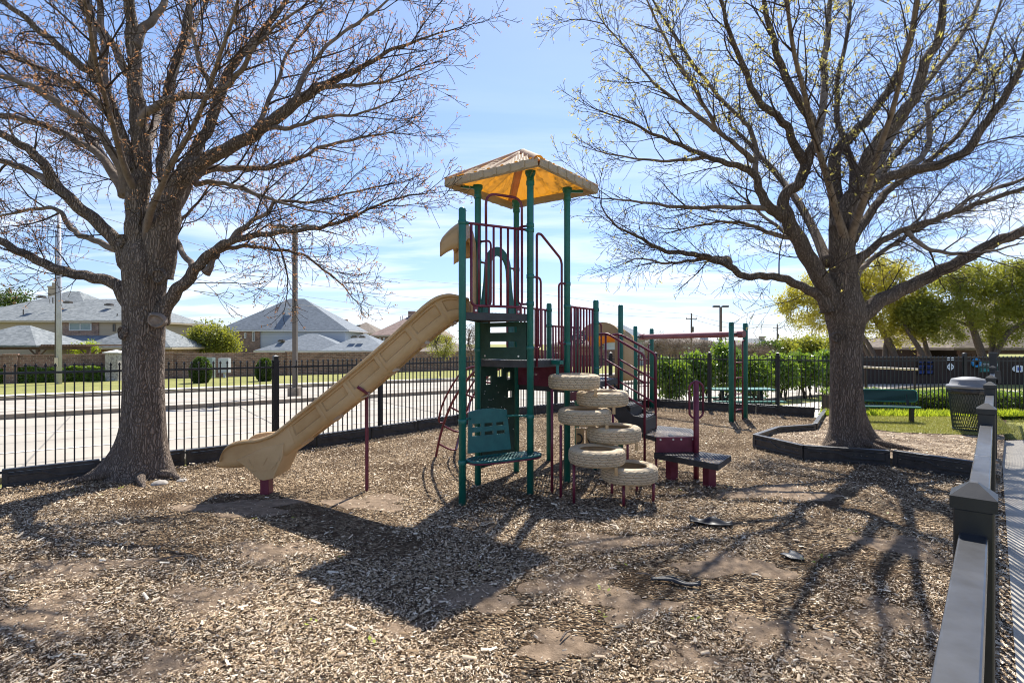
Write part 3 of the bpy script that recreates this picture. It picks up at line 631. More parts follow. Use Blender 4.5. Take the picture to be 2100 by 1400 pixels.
def clamp(p, z, d, m, out_=.05):
    d = Vector((d.x, d.y, 0)).normalized(); m.tube([zv(p + d * .03, z), zv(p + d * (.045 + out_), z)], [.021, .017], 8); m.lathe((p.x, p.y, z - .025), [(.044, 0), (.047, .004), (.047, .046), (.044, .05)], 16)
def pickets(p0, p1, z0, z1, name='rail_panel', n=8, ua=.13, ub=.87, r=.0135, arch=None, feet=True):
    d = (p1 - p0); m = MB(); W = [lerp(p0, p1, ua + (ub - ua) * k / (n - 1)) for k in range(n)]
    m.tube([zv(lerp(p0, p1, ua - .055), z1), zv(lerp(p0, p1, ub + .055), z1)], r * 1.15, 8)
    m.tube(rounded([zv(W[0], z1), zv(W[0], z0), zv(W[-1], z0), zv(W[-1], z1)], .07), r * 1.15, 8)
    for k in range(1, n - 1): m.tube([zv(W[k], z0), zv(W[k], z1)], r, 6)
    if arch is not None:
        a, b_, za = arch; m.tube(rounded([zv(lerp(p0, p1, a), z1), zv(lerp(p0, p1, a), za), zv(lerp(p0, p1, b_), za), zv(lerp(p0, p1, b_), z1)], .13), r * 1.15, 8)
    o = m.build(name, 'maroon', play, smooth=True); 
    for p_, d_ in ((p0, d), (p1, -d)): c = MB(); clamp(p_, z1, d_, c, .03); c.build('clamp', 'green', o, smooth=True)
    if feet:
        c = MB(); b = MB(); nr = Vector((d.y, -d.x, 0)).normalized()
        if nr.y > 0: nr = -nr
        for u in (ua + .06, ub - .06):
            p = lerp(p0, p1, u); c.plate([zv(p - d.normalized() * .03, z0), zv(p + d.normalized() * .03, z0), zv(p + d.normalized() * .028, z0 - .085), zv(p - d.normalized() * .028, z0 - .085)], .01)
            b.tube([zv(p + nr * .005, z0 - .055), zv(p + nr * .014, z0 - .055)], .014, 10)
        c.build('rail_foot', 'maroon', o); b.build('bolt', 'bolt', o)
    return o
off = (P_ - A_).normalized() * .012
pickets(P_, B_, 2.235, 3.162, arch=(.333, .868, 3.53), ua=.125)
pickets(C_, F_, 1.31, 2.29, feet=False); pickets(D_, E_, 1.36, 2.32, feet=False); pickets(E_, H_, 1.31, 2.08, feet=False, n=9); 
# tall entry arch on the near side where the tyres lead up
def arch_loop(pts, r=.016, name='entry_arch'):
    return MB().tube(rounded(pts, .09, 6), r, 8).build(name, 'maroon', play, smooth=True)
BC = lambda u, z: zv(lerp(B_, C_, u), z)
arch_loop([BC(.166, 1.52), BC(.166, 3.14), BC(.27, 3.15), BC(.80, 2.90), BC(.843, 2.84), BC(.843, 1.52)])
def hoop(p0, p1, ua, ub, z0, z1, r=.0135):
    a = lambda u, z: zv(lerp(p0, p1, u), z); near = p0 if ua < .5 else p1
    m = MB(); m.tube(rounded([a(ua, z1), a(ub, z1), a(ub, z0), a(ua, z0)], .07), r, 8)
    m.tube([a(ua, z0), a(ua, z1)], r, 8) if False else None
    o = m.build('hand_loop', 'maroon', play, smooth=True); c = MB(); d = (p1 - p0) if ua < .5 else (p0 - p1); 
    for z_ in (z0, z1): c = MB(); clamp(near, z_, d, c, 0); c.build('clamp', 'green', o, smooth=True)
hoop(B_, C_, .06, .27, 1.75, 2.61); hoop(B_, C_, .94, .76, 1.80, 2.58)
hoop(A_, B_, .06, .26, 2.28, 3.10); hoop(A_, B_, .94, .78, 2.28, 3.22)
hoop(A_, D_, .07, .27, 1.72, 2.85); hoop(A_, D_, .93, .74, 1.72, 2.85)
hoop(F_, G_, .06, .20, 1.45, 2.10)
# plastic panels with cut-outs, made of strips round the openings
def slot_panel(p0, p1, u0, u1, z0, z1, holes, m_, name, th=.022, parent=None, nrm_off=0):
    us = sorted({u0, u1} | {h[0] for h in holes} | {h[1] for h in holes}); zs = sorted({z0, z1} | {h[2] for h in holes} | {h[3] for h in holes}); m = MB(); d = (p1 - p0).normalized(); nr = Vector((-d.y, d.x, 0)); idx = {}
    def inh(u, z): return any(h[0] < u < h[1] and h[2] < z < h[3] for h in holes)
    cells = {(i, j) for i in range(len(us) - 1) for j in range(len(zs) - 1) if not inh((us[i] + us[i + 1]) / 2, (zs[j] + zs[j + 1]) / 2)}
    def vtx(i, j, s):
        k = (i, j, s)
        if k not in idx: p = lerp(p0, p1, us[i]) + nr * (s * th / 2 + nrm_off); idx[k] = len(m.v); m.v.append((p.x, p.y, zs[j]))
        return idx[k]
    for (i, j) in cells:
        for s in (-1, 1): m.f.append((vtx(i, j, s), vtx(i + 1, j, s), vtx(i + 1, j + 1, s), vtx(i, j + 1, s)))
        for di, dj, e in ((-1, 0, ((i, j), (i, j + 1))), (1, 0, ((i + 1, j), (i + 1, j + 1))), (0, -1, ((i, j), (i + 1, j))), (0, 1, ((i, j + 1), (i + 1, j + 1)))):
            if (i + di, j + dj) not in cells: (a, b_) = e; m.f.append((vtx(*a, -1), vtx(*b_, -1), vtx(*b_, 1), vtx(*a, 1)))
    return m.build(name, m_, parent or play)
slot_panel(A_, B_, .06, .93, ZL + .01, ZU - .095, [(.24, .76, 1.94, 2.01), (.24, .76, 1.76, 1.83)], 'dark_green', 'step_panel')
o = bpy.data.objects['step_panel']; m = MB(); d = (B_ - A_).normalized(); nr = Vector((d.y, -d.x, 0))
for u in (.16, .80): p = lerp(A_, B_, u) + nr * .014; m.tube([zv(p, 1.65), zv(p + nr * .008, 1.65)], .012, 10)
m.build('bolt', 'bolt', o)
hs = [(.18, .32, 1.27, 1.38), (.47, .60, 1.36, 1.47), (.72, .84, 1.31, 1.41), (.74, .87, 1.06, 1.15), (.26, .40, .83, .92), (.60, .73, .81, .91)]
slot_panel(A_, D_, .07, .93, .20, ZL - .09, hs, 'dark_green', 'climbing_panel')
m = MB(); d = (D_ - A_).normalized(); nr = Vector((d.y, -d.x, 0))
for q in range(24): p = lerp(A_, D_, random.uniform(.1, .9)) + nr * .013; z = random.uniform(.5, 1.48); m.tube([zv(p, z), zv(p + nr * .004, z)], .008, 8)
m.build('bolt', 'bolt', bpy.data.objects['climbing_panel'])
slot_panel(D_, C_, .05, .95, Z2 - .02, ZL - .09, [(.36, .44, 1.38, 1.40)], 'maroon', 'riser_panel'); slot_panel(C_, F_, .06, .94, Z2 - .20, Z2 - .09, [], 'maroon', 'fascia_panel')
# green arch on the ladder side
m = MB(); dd = (D_ - A_).normalized(); nr = Vector((-dd.y, dd.x, 0)); mid = (A_ + D_) / 2; prof_o = []; prof_i = []
for k in range(19):
    a = math.pi * k / 18; prof_o.append((math.cos(a) * .29, 2.80 + math.sin(a) * .30)); prof_i.append((math.cos(a) * .20, 2.76 + math.sin(a) * .22))
prof_o = [(.36, 1.62), (.36, 2.35), (.31, 2.6)] + prof_o[1:-1] + [(-.31, 2.6), (-.36, 2.35), (-.36, 1.62)]; prof_i = [(.24, 1.62), (.24, 2.35), (.215, 2.6)] + prof_i[1:-1] + [(-.215, 2.6), (-.24, 2.35), (-.24, 1.62)]
n = len(prof_o)
for s in (-.015, .015):
    for pr in (prof_o, prof_i):
        for x, z in pr: p = mid + dd * x + nr * s; m.v.append((p.x, p.y, z))
for i in range(n - 1): m.f += [(i, i + 1, n + i + 1, n + i), (2 * n + i, 3 * n + i, 3 * n + i + 1, 2 * n + i + 1), (i, 2 * n + i, 2 * n + i + 1, i + 1), (n + i, n + i + 1, 3 * n + i + 1, 3 * n + i)]
m.f += [(0, n, 3 * n, 2 * n), (n - 1, 3 * n - 1, 4 * n - 1, 2 * n - 1)] if False else [(0, n, 3 * n, 2 * n), (n - 1, 2 * n - 1, 4 * n - 1, 3 * n - 1)]
m.build('arch_panel', 'green_plastic', play)

# seat between the two front posts
d = (B_ - P_).normalized(); nr = Vector((d.y, -d.x, 0)); ZS = .50
outl = []
Lp = (B_ - P_).length
for k in range(40):
    a = 2 * math.pi * k / 40; sx = math.copysign(abs(math.cos(a)) ** .55, math.cos(a)); sy = math.copysign(abs(math.sin(a)) ** .6, math.sin(a))
    p = P_ + d * (.05 + (Lp + .04) / 2 + sx * (Lp + .02) / 2) + nr * (.05 + sy * .15); outl.append(p)
seat = MB().poly([zv(p, ZS) for p in outl]).build('seat', 'seat_perf', play, fix=False)
m = MB(); m.tube([zv(p, ZS - .012) for p in outl + outl[:2]], .016, 8, cap=False); m.build('seat_rim', 'green_plastic', seat, smooth=True)
m = MB(); m.tube([zv(p + nr * .004, ZS - .034) for p in outl + outl[:2]], .011, 8, cap=False); m.build('seat_trim', 'maroon', seat, smooth=True)
q0 = P_ - nr * .17; q1 = B_ - nr * .17
bz0, bz1 = .53, 1.00
hol = []
for r_, (za, zb_) in enumerate(((.82, .862), (.72, .765))):
    for c_ in range(3): u = .22 + c_ * .19; hol.append((u, u + .135, za, zb_))
bk = slot_panel(q0, q1, .165, .80, bz0, bz1, hol, 'green_plastic', 'seat_back', .03)
for v in bk.data.vertices:      # crowned top edge, narrower towards the top, gently curved
    wz = v.co.z; loc = Vector((v.co.x + .3, v.co.y + 7.2, 0)); u = (loc - q0).dot(d) / (q1 - q0).length; uu = (u - .48) / .32
    f = (wz - bz0) / (bz1 - bz0); mv = d * (-(u - .48) * .10 * f); v.co.x += mv.x - nr.x * .05 * f; v.co.y += mv.y - nr.y * .05 * f; v.co.z += .03 * (1 - uu * uu) * (1 if f > .9 else 0)
m = MB(); m.tube([zv(P_ - nr * .03 + d * .03, .93), zv(P_ - nr * .16 + d * .13, .93), zv(q0 + d * .18, .93)], .013, 8); m.tube([zv(B_ - nr * .03 - d * .03, .93), zv(B_ - nr * .16 - d * .10, .93), zv(q1 - d * .22, .93)], .013, 8)
clamp(P_, .93, -nr, m); clamp(B_, .93, -nr, m); clamp(P_, ZS - .03, d, m); clamp(B_, ZS - .03, -d, m); m.build('seat_bracket', 'green', seat, smooth=True)

# ------------------------------------------------------------------ slide: swept trough with a rolled lip and recessed panels
NR = 6.335; MIDY = 6.60
pairs = [((455, 943), (457, 950)), ((457, 931), (460, 953)), ((465, 917), (469, 955)), ((480, 907), (488, 955)), ((502, 902), (510, 953)), ((528, 899.5), (545, 948)), ((561, 888), (585, 936)), ((585, 870), (615, 917)), ((610, 849), (648, 893)), ((660, 809.5), (698, 854)), ((708.6, 770), (748, 814)),
         ((760, 726), (799, 771)), ((807, 684), (846, 729)), ((850, 644), (890, 692)), ((872, 624), (911, 676)), ((895, 609), (930, 664)), ((919, 603), (943, 657)), ((940, 606), (952, 655)), ((962, 612), (966, 652))]
def path(k):
    pts = []
    for pr in pairs:
        Y = NR if k == 0 else MIDY - .08; x, y = pr[k]; p = At(x, y, Y); pts.append(Vector((p.x, 0, p.z)))
    return spline(pts, 8)
RP, BP = path(0), path(1); NS = len(RP); arc = [0]
for i in range(1, NS): arc.append(arc[-1] + (RP[i] - RP[i - 1]).length)
seam_px = [587, 645, 705, 767, 830, 893]; seams = []
for sx in seam_px:
    X = (sx - 1050) / F * NR; i = min(range(NS), key=lambda i: abs(RP[i].x - X)); seams.append(arc[i])
HWD = .27
outer = [(-1.0, -.02), (-1.10, -.01), (-1.15, .03), (-1.15, .08), (-1.10, .12), (-1.0, .13)] + [(-1.0 + .04 * t, .13 + .55 * t) for t in np.linspace(.05, 1, 14)] + \
        [(-.96 + .30 * (1 - math.cos(a)), .68 + .32 * math.sin(a)) for a in np.linspace(.15, math.pi / 2, 9)] + [(-.66 + t * 1.32, 1.0) for t in np.linspace(.1, .9, 12)]
outer = outer[:]; right = [(-x, y) for x, y in reversed(outer[:-12])]; outer = outer + right
inner = [(.93, 0.0), (.90, .4), (.84, .72), (.66, .88), (0, .90), (-.66, .88), (-.84, .72), (-.90, .4), (-.93, 0.0)]
prof = outer + inner; m = MB(); fine = []
for i in range(NS):
    fine.append((arc[i], RP[i], BP[i]))
# resample finely along the arc
NF = 260; tot = arc[-1]; sect = []
j = 0
for q in range(NF):
    s = tot * q / (NF - 1)
    while j < NS - 2 and arc[j + 1] < s: j += 1
    t = (s - arc[j]) / max(arc[j + 1] - arc[j], 1e-6); sect.append((s, lerp(RP[j], RP[j + 1], t), lerp(BP[j], BP[j + 1], t)))
for s, rp, bp_ in sect:
    dn = (bp_ - rp); near_seam = min(abs(s - t) for t in seams)
    inband = sstep(.045, .056, near_seam) * (1 if seams[0] - .0 < s < seams[-1] + .38 else 0)
    ring = 1 - sstep(.006, .012, near_seam)
    for ki, (a, b_) in enumerate(prof):
        sc_ = 1.0
        x = rp.x + dn.x * b_; z = rp.z + dn.z * b_; y = MIDY + a * HWD
        if ki < len(outer):
            side = inband * (sstep(.20, .24, b_) * (1 - sstep(.56, .60, b_)) if abs(a) > .9 else 0); bel = inband * (1 if (abs(a) < .80 and b_ > .9) else 0)
            rec = .036 * side; y += math.copysign(rec, -a) if abs(a) > .9 else 0
            if b_ > .16: k2 = -.045 * bel + .006 * (1 - ring) * 0 - .007 * ring; ux = dn.normalized(); x += ux.x * k2; z += ux.z * k2; y += -math.copysign(.006 * ring, a) if abs(a) > .9 else 0
        m.v.append((x, y, z))
np_ = len(prof)
for i in range(NF - 1):
    for k in range(np_): k2 = (k + 1) % np_; m.f.append((i * np_ + k, i * np_ + k2, (i + 1) * np_ + k2, (i + 1) * np_ + k))
m.f.append(tuple(range(np_))); m.f.append(tuple((NF - 1) * np_ + k for k in range(np_)))
slide = m.build('slide', 'plastic', play, smooth=False)
for p in slide.data.polygons: p.use_smooth = True
es = slide.modifiers.new('edges', 'EDGE_SPLIT'); es.split_angle = R(38)
# pedestal moulded under the end of the slide
m = MB(); pts = [(484, 944), (497, 952), (528, 980.5), (540, 985), (561, 981), (580, 938), (583, 908), (540, 918)]
fr = [At(x, y, NR) for x, y in pts]
ya, yb = NR - .008, NR + .47; n = len(fr)
for yy_, sc_ in ((ya, 1.0), (yb, 1.0)):
    for p in fr: m.v.append((p.x, yy_, p.z))
m.f.append(tuple(range(n))); m.f.append(tuple(n + i for i in reversed(range(n))))
for i in range(n): k2 = (i + 1) % n; m.f.append((i, k2, n + k2, n + i))
ped = m.build('pedestal', 'plastic', slide, bevel=.008)
m = MB()
def pl(x, y, yy): p = At(x, y, NR); return Vector((p.x, yy, p.z))
for a, b_ in (((503, 953), (528, 976)), ((508, 941), (520, 958)), ((548, 937), (540, 953)), ((515, 964), (527, 964)), ((536, 963), (548, 963)), ((575, 935), (560, 965)), ((556, 962), (574, 942))):
    p, q = pl(*a, ya - .001), pl(*b_, ya - .001); m.beam(p, q, .011, .012)
m.build('pedestal_ribs', 'plastic', ped, bevel=.003)
sb = G(551, 1008); MB().box((sb.x, MIDY, .17), (.105, .13, .42)).build('slide_leg', 'maroon', slide, bevel=.006)
sm = G(755, 1003); m = MB(); zt_ = Zp(803, sm.y); m.tube([(sm.x, sm.y - .06, -.05), (sm.x, sm.y - .06, zt_)], .022, 10)
m.tube([Vector((sm.x, sm.y - .06, zt_ - .01)), At(756, 806, 6.55), At(752, 806, 6.40), At(744, 800, 6.325), At(733, 793, 6.30)], .020, 6); m.build('slide_brace', 'maroon', slide, smooth=False)
# hood over the slide entrance
hd_ = (A_ - P_).normalized(); hn = Vector((-hd_.y, hd_.x, 0)); hn = hn if hn.x < 0 else -hn; hm = (P_ + A_) / 2 + hn * .03; m = MB()
po = [(-.40, 2.18), (-.40, 2.90), (-.36, 3.07), (-.2, 3.19), (0, 3.22), (.2, 3.19), (.36, 3.07), (.40, 2.90), (.40, 2.18)]; pi_ = [(-.25, 2.18), (-.25, 2.85), (-.2, 2.98), (-.1, 3.04), (0, 3.06), (.1, 3.04), (.2, 2.98), (.25, 2.85), (.25, 2.18)]
n = len(po)
for s in (-.02, .02):
    for pr in (po, pi_):
        for u, z in pr: p = hm + hd_ * u + hn * s; m.v.append((p.x, p.y, z))
for i in range(n - 1): m.f += [(i, i + 1, n + i + 1, n + i), (2 * n + i, 3 * n + i, 3 * n + i + 1, 2 * n + i + 1), (i, 2 * n + i, 2 * n + i + 1, i + 1), (n + i, n + i + 1, 3 * n + i + 1, 3 * n + i)]
m.f += [(0, n, 3 * n, 2 * n), (n - 1, 2 * n - 1, 4 * n - 1, 3 * n - 1)]
hood = m.build('slide_hood', 'plastic', play, bevel=.008)
def hoodfn(u, v):      # canopy reaching outwards over the top of the slide
    a = -1 + 2 * u; x = hm + hd_ * (a * .36 * (1 - .12 * v)); zc = 3.27 - .09 * a * a
    p = x + hn * (.02 + .24 * v); return Vector((p.x, p.y, zc - .08 * v - .09 * v * v + (-.05) * abs(a) ** 3))
m = MB(); m.grid(hoodfn, 15, 9); cn = m.build('hood_canopy', 'yellow_plastic', hood, smooth=True); sd = cn.modifiers.new('thick', 'SOLIDIFY'); sd.thickness = .03
cn.data.materials.clear(); cn.data.materials.append(MT['plastic'])
def hoodside(s):
    f = lambda u, v: (lambda top, bot: lerp(top, bot, v))(hoodfn(0 if s < 0 else 1, u), hoodfn(0 if s < 0 else 1, u) + Vector((0, 0, -.24 * (1 - .35 * u))))
    return f
for s in (-1, 1):
    m = MB(); m.grid(hoodside(s), 8, 4); oo = m.build('hood_cheek', 'plastic', hood, smooth=True); sd = oo.modifiers.new('thick', 'SOLIDIFY'); sd.thickness = .025

# ------------------------------------------------------------------ tyre climber
tyres = [(.773, 6.80, 1.24), (1.124, 6.80, 1.034), (.88, 6.62, .838), (1.226, 6.57, .634), (.965, 6.21, .442), (1.335, 6.23, .245)]
RO = .322; TH = .185
def tyre(x, y, z, rot):
    prof = []
    rp = [(-.5, .80), (-.46, .90), (-.40, .955), (-.33, .985), (-.22, .997), (-.11, 1.0), (0, 1.0), (.11, 1.0), (.22, .997), (.33, .985), (.40, .955), (.46, .90), (.5, .80), (.49, .70), (.44, .635), (.36, .615)]
    ip = [(.36, .645), (.40, .72), (.36, .84), (.22, .90), (0, .915), (-.22, .90), (-.36, .84), (-.40, .72), (-.36, .645), (-.36, .615), (-.44, .635), (-.49, .70)]
    tr = []
    # tread band finely divided
    zs = np.linspace(-.40, .40, 31)
    for zq in zs: rr = np.interp(zq, [-.4, -.33, -.22, 0, .22, .33, .4], [.955, .985, .997, 1.0, .997, .985, .955]); tr.append((zq, rr))
    full = rp[:2] + tr + rp[11:] + ip; t0 = 2; t1 = 2 + len(tr); prof = [(r_ * RO, z_ * TH + TH / 2) for z_, r_ in full]; n = 168; dep = {}
    def fn(i, k):
        if t0 <= i < t1:
            w_ = i - t0; row = w_ // 6; wi = w_ % 6; sh_ = wi if row % 2 else 6 - wi; kk = (k + sh_ // 2 + row * 3) % 7
            if (wi >= 4 and w_ < 29) or kk < 2 and row in (0, 1, 2, 3, 4, 5): dep[(i, k)] = 1; return -.005
        return 0
    m = MB(); m.lathe((x, y, z), prof, n, close=True, fn=fn); o = m.build('tyre', 'rubber_paint', play, smooth=False); o.data.materials.append(MT['groove'])
    for p in o.data.polygons:
        if all(((v // n), v % n) in dep for v in p.vertices): p.material_index = 1
    return o
tob = []
for i, (x, y, z) in enumerate(tyres): tob.append(tyre(x, y, z, i))
tob[0]['label'] = 'topmost beige painted tyre'; tob[5]['label'] = 'lowest beige painted tyre'
def tpole(px, py, ztop, r=.0165, parent=None, bow=0):
    p = G(px, py); m = MB(); m.tube([(p.x, p.y, -.05), (p.x, p.y, ztop)], r, 10); return m.build('tyre_pole', 'maroon', play, smooth=True)
tpole(1132, 1010, 1.25); tpole(1150, 1020, .85); tpole(1177, 1032, .45); tpole(1279, 1037, .26); tpole(1340, 1028, .26); tpole(1255, 1014, .26); tpole(1306, 1006, .26); tpole(1287, 985, .65); tpole(1257, 970, 1.05)
m = MB()
for x, y, z, ax, ay in ((.99, 6.49, 1.23, 1, 0), (1.21, 6.49, 1.02, 1, 0), (1.10, 6.33, .83, 1, 0), (1.44, 6.31, .62, 1, 0), (1.13, 5.93, .43, 1, 0), (1.25, 5.94, .24, 1, 0)):
    m.beam((x, y - .0, z + .03), (x, y - .0, z - .055), .035, .02); m.tube([(x - .02, y - .012, z - .035), (x - .02, y - .02, z - .035)], .008, 8)
m.build('tyre_bracket', 'plastic', play, bevel=.003)
m = MB(); p = lerp(B_, C_, .60); m.beam(zv(p, 1.57), zv(p + Vector((.1, -.1, 0)), 1.57), .07, .05); m.beam(zv(p + Vector((.05, -.05, 0)), 1.57), zv(p + Vector((.05, -.07, 0)), 1.42), .035, .035); m.build('deck_bracket', 'green', play, bevel=.004)

# ------------------------------------------------------------------ curved ladder on the street side
A0 = [(894, 936, 8.73), (900, 905, 8.6), (909, 872, 8.45), (923, 834, 8.15), (942, 800, 7.8), (965, 770, 7.4), (984, 752, 7.15)]
A1 = [(934, 923, 9.25), (942, 893, 9.15), (951, 860, 9.0), (965, 822, 8.75), (984, 790, 8.45), (1008, 765, 8.15), (1040, 748, 7.75)]
cl = []
for arr in (A0, A1): cl.append(spline([At(*a) for a in arr], 8))
for c in cl: c[0].z = -.03
m = MB(); [m.tube(c, .019, 8) for c in cl]; lad = m.build('ladder', 'maroon', play, smooth=True)
m = MB(); nn = len(cl[0])
for k in range(5):
    i = int(nn * (.16 + .17 * k)); a, b_ = cl[0][i], cl[1][i]; mdd = (a + b_) / 2 + Vector((.12, -.08, -.13)); m.tube(spline([a, lerp(a, mdd, .6) + Vector((0, 0, -.03)), mdd, lerp(mdd, b_, .5) + Vector((0, 0, -.02)), b_], 4), .014, 8)
m.build('rung', 'maroon', lad, smooth=True)
m = MB()
for c, dx in ((cl[0], Vector((-.10, -.02, .07))), (cl[1], Vector((-.08, 0, .08)))):
    i0, i1 = int(nn * .36), nn - 3; m.tube(spline([c[i0], c[i0] + dx * .8, c[int(nn * .55)] + dx, c[int(nn * .8)] + dx, c[i1] + Vector((0, 0, .03))], 5), .014, 8)
m.build('ladder_handle', 'maroon', lad, smooth=True)

# ------------------------------------------------------------------ stairs, transfer platforms
sdir = Vector((.84, -.55, 0)).normalized(); sn = Vector((.55, .84, 0)).normalized()
f0 = lerp(F_, G_, .10) + sdir * .03; f1 = lerp(F_, G_, .62) + sdir * .03; stairs = None
m = MB()
rise = [(1.09, 0.00), (.925, .21), (.76, .42)]
for z, dd_ in rise:
    a = f0 + sdir * dd_; b_ = f1 + sdir * dd_; m.plate([zv(a, z), zv(b_, z), zv(b_ + sdir * .24, z), zv(a + sdir * .24, z)], .02)
stairs = m.build('stair_treads', 'deck_perf', play)
m = MB()
for z, dd_ in rise:
    a = f0 + sdir * (dd_ + .24); b_ = f1 + sdir * (dd_ + .24); m.plate([zv(a, z - .012), zv(b_, z - .012), zv(b_, z - (.15 if z > .8 else .185)), zv(a, z - (.15 if z > .8 else .185))], .012)
for e in (f0, f1):
    m.plate([zv(e, 1.20), zv(e + sdir * .50, .80), zv(e + sdir * .67, .78), zv(e + sdir * .67, .57), zv(e + sdir * .45, .57), zv(e, .93)], .016)
m.build('stair_sides', 'deck', stairs, bevel=.004)
m = MB()
for e, px, zb_ in ((f0, 0, -.05), (f1, 1, .55)):
    top0 = zv(e - sdir * .02, 1.94); top1 = zv(e + sdir * .10, 1.95); end = e + sdir * .66
    m.tube(rounded([top0, top1, zv(end - sdir * .03, 1.66), zv(end, 1.60), zv(end, zb_)], .06), .018, 10)
    for dz in (.36, .70): m.tube([zv(e + sdir * .08, 1.93 - dz), zv(end, 1.62 - dz)], .014, 8)
    m.tube([zv(e + sdir * .08, 1.94), zv(e + sdir * .08, 1.12)], .015, 8)
m.build('handrail', 'maroon', stairs, smooth=True)
# upper platform
def platform(pts, z, th, name):
    o = MB().poly([zv(p, z) for p in pts]).build(name, 'deck_perf', play, fix=False); m = MB()
    for i in range(len(pts)): m.beam(zv(pts[i], z - th / 2 - .003), zv(pts[(i + 1) % len(pts)], z - th / 2 - .003), .02, th)
    c = sum(pts, Vector()) / len(pts); m.beam(zv(lerp(pts[0], pts[1], .5), z - .04), zv(c, z - .04), .02, .04)
    m.build('platform_frame', 'deck', o); return o
up = [Vector((1.92, 7.31, 0)), Vector((2.49, 7.37, 0)), Vector((2.62, 8.0, 0)), Vector((2.23, 8.3, 0)), Vector((1.82, 7.62, 0))]
platform(up, .56, .06, 'upper_platform')
lowp = [Vector((1.90, 7.28, 0)), Vector((2.475, 6.58, 0)), Vector((2.84, 7.10, 0)), Vector((2.52, 7.34, 0))]
lp = platform(lowp, .355, .075, 'lower_platform')
ra, rb = Vector((1.925, 7.285, 0)), Vector((2.47, 7.335, 0)); rp_ = MB().plate([zv(ra, .555), zv(rb, .555), zv(rb, .352), zv(ra, .352)], .014).build('riser_panel', 'maroon', play)
m = MB(); 
for u in (.10, .42, .62, .92): p = lerp(ra, rb, u); m.tube([zv(p + Vector((0, -.006, 0)), .525), zv(p + Vector((0, -.016, 0)), .525)], .013, 12)
m.build('bolt', 'bolt', rp_)
for (x, y) in ((2.13, 7.28), (2.50, 6.92)): MB().box((x, y, .11), (.115, .115, .36), Matrix.Rotation(R(20), 3, 'Z')).build('platform_leg', 'maroon', lp, bevel=.005)
m = MB(); m.tube([(1.935, 7.33, -.05), (1.935, 7.33, .50)], .016, 8); m.build('platform_leg', 'maroon', lp)
hp = Vector((2.462, 7.30, 0)); m = MB(); m.tube([zv(hp, -.05), zv(hp, 1.30)], .036, 14); m.lathe((hp.x, hp.y, 1.29), [(.037, 0), (.03, .02), (.005, .028)], 12); hpo = m.build('grab_post', 'maroon', play, smooth=True)
m = MB(); lo = []
for k in range(33):
    a = 2 * math.pi * k / 32; cx_, cz_ = math.cos(a), math.sin(a); lo.append(Vector((hp.x + cx_ * .092, hp.y + .0, 1.05 + (.155 if cz_ > 0 else -.155) + cz_ * .09)))
m.tube(lo + [lo[1]], .015, 8, cap=False); m.build('grab_loop', 'maroon', hpo, smooth=True)

# wheel on the rail, little panel under the deck, second slide at the back
m = MB(); wc = Vector((1.07, 8.72, 1.90)); ring = [wc + Vector((math.cos(2 * math.pi * k / 24) * .10, 0, math.sin(2 * math.pi * k / 24) * .10)) for k in range(26)]; m.tube(ring, .012, 8, cap=False)
for k in range(4): a = math.pi * k / 4; v_ = Vector((math.cos(a), 0, math.sin(a))) * .14; m.tube([wc - v_, wc + v_], .009, 6)
m.lathe((wc.x, wc.y, wc.z - .02), [(.03, 0), (.03, .04)], 12); wh = m.build('steering_wheel', 'green_plastic', play, smooth=True)
MB().tube([zv(wc, 1.90) + Vector((0, .02, 0)), Vector((1.0, 9.0, 1.86))], .014, 8).build('wheel_shaft', 'steel', wh)
m = MB(); m.box((.96, 7.72, .47), (.115, .05, .26)).box((1.10, 7.70, .47), (.12, .05, .26)).beam((.9, 7.74, .60), (1.17, 7.72, .60), .06, .03); cp = m.build('play_counter', 'plastic', play, bevel=.008)
m = MB()
for cxx in (.935, 1.12):
    a0 = [(Vector((cxx + math.cos(t) * .05, 7.672, .47 + math.sin(t) * .065))) for t in np.linspace(-2.0 if cxx < 1 else 1.1, 1.9 if cxx < 1 else 5.2, 14)]; m.tube(a0, .011, 8)
m.build('counter_handles', 'black', cp, smooth=True)
gd = (G_ - H_).normalized(); gn = Vector((gd.y, -gd.x, 0)); gn = gn if gn.y > 0 else -gn; gm = (G_ + H_) / 2 + gn * .06
m = MB(); m.box(gm + gd * .36 + Vector((0, 0, 1.55)), (.13, .04, .95), Matrix.Rotation(math.atan2(gd.y, gd.x), 3, 'Z')); m.box(gm + gd * .25 + Vector((0, 0, 1.17)), (.12, .05, .22), Matrix.Rotation(math.atan2(gd.y, gd.x), 3, 'Z')); h2 = m.build('slide_hood', 'plastic', play, bevel=.012)
def h2fn(u, v):
    a = -1 + 2 * u; p = gm + gd * (a * .41) + gn * (.03 + .36 * v); return Vector((p.x, p.y, 2.14 - .10 * a * a - .30 * v * v - .10 * abs(a) ** 4))
oo = MB().grid(h2fn, 13, 7).build('hood_canopy', 'yellow_plastic', h2, smooth=True); sd = oo.modifiers.new('thick', 'SOLIDIFY'); sd.thickness = .02
ft = [(u, 2.165 - .10 * (u / .42) ** 2 - .10 * (u / .42) ** 4) for u in np.linspace(-.42, .42, 13)]
MB().plate([zv(gm + gd * u, z) for u, z in ft] + [zv(gm + gd * u, 1.93) for u in (.42, .22, -.22, -.42)], .03).build('hood_front', 'plastic', h2)
oo = MB().grid(lambda u, v: (lambda p: Vector((p.x, p.y, p.z)))(gm + gd * (.40 + .02 * u) + gn * (.02 + .30 * u) + Vector((0, 0, 1.2 + v * (.85 - .12 * u)))), 5, 8).build('hood_cheek', 'plastic', h2, smooth=True); sd = oo.modifiers.new('thick', 'SOLIDIFY'); sd.thickness = .03

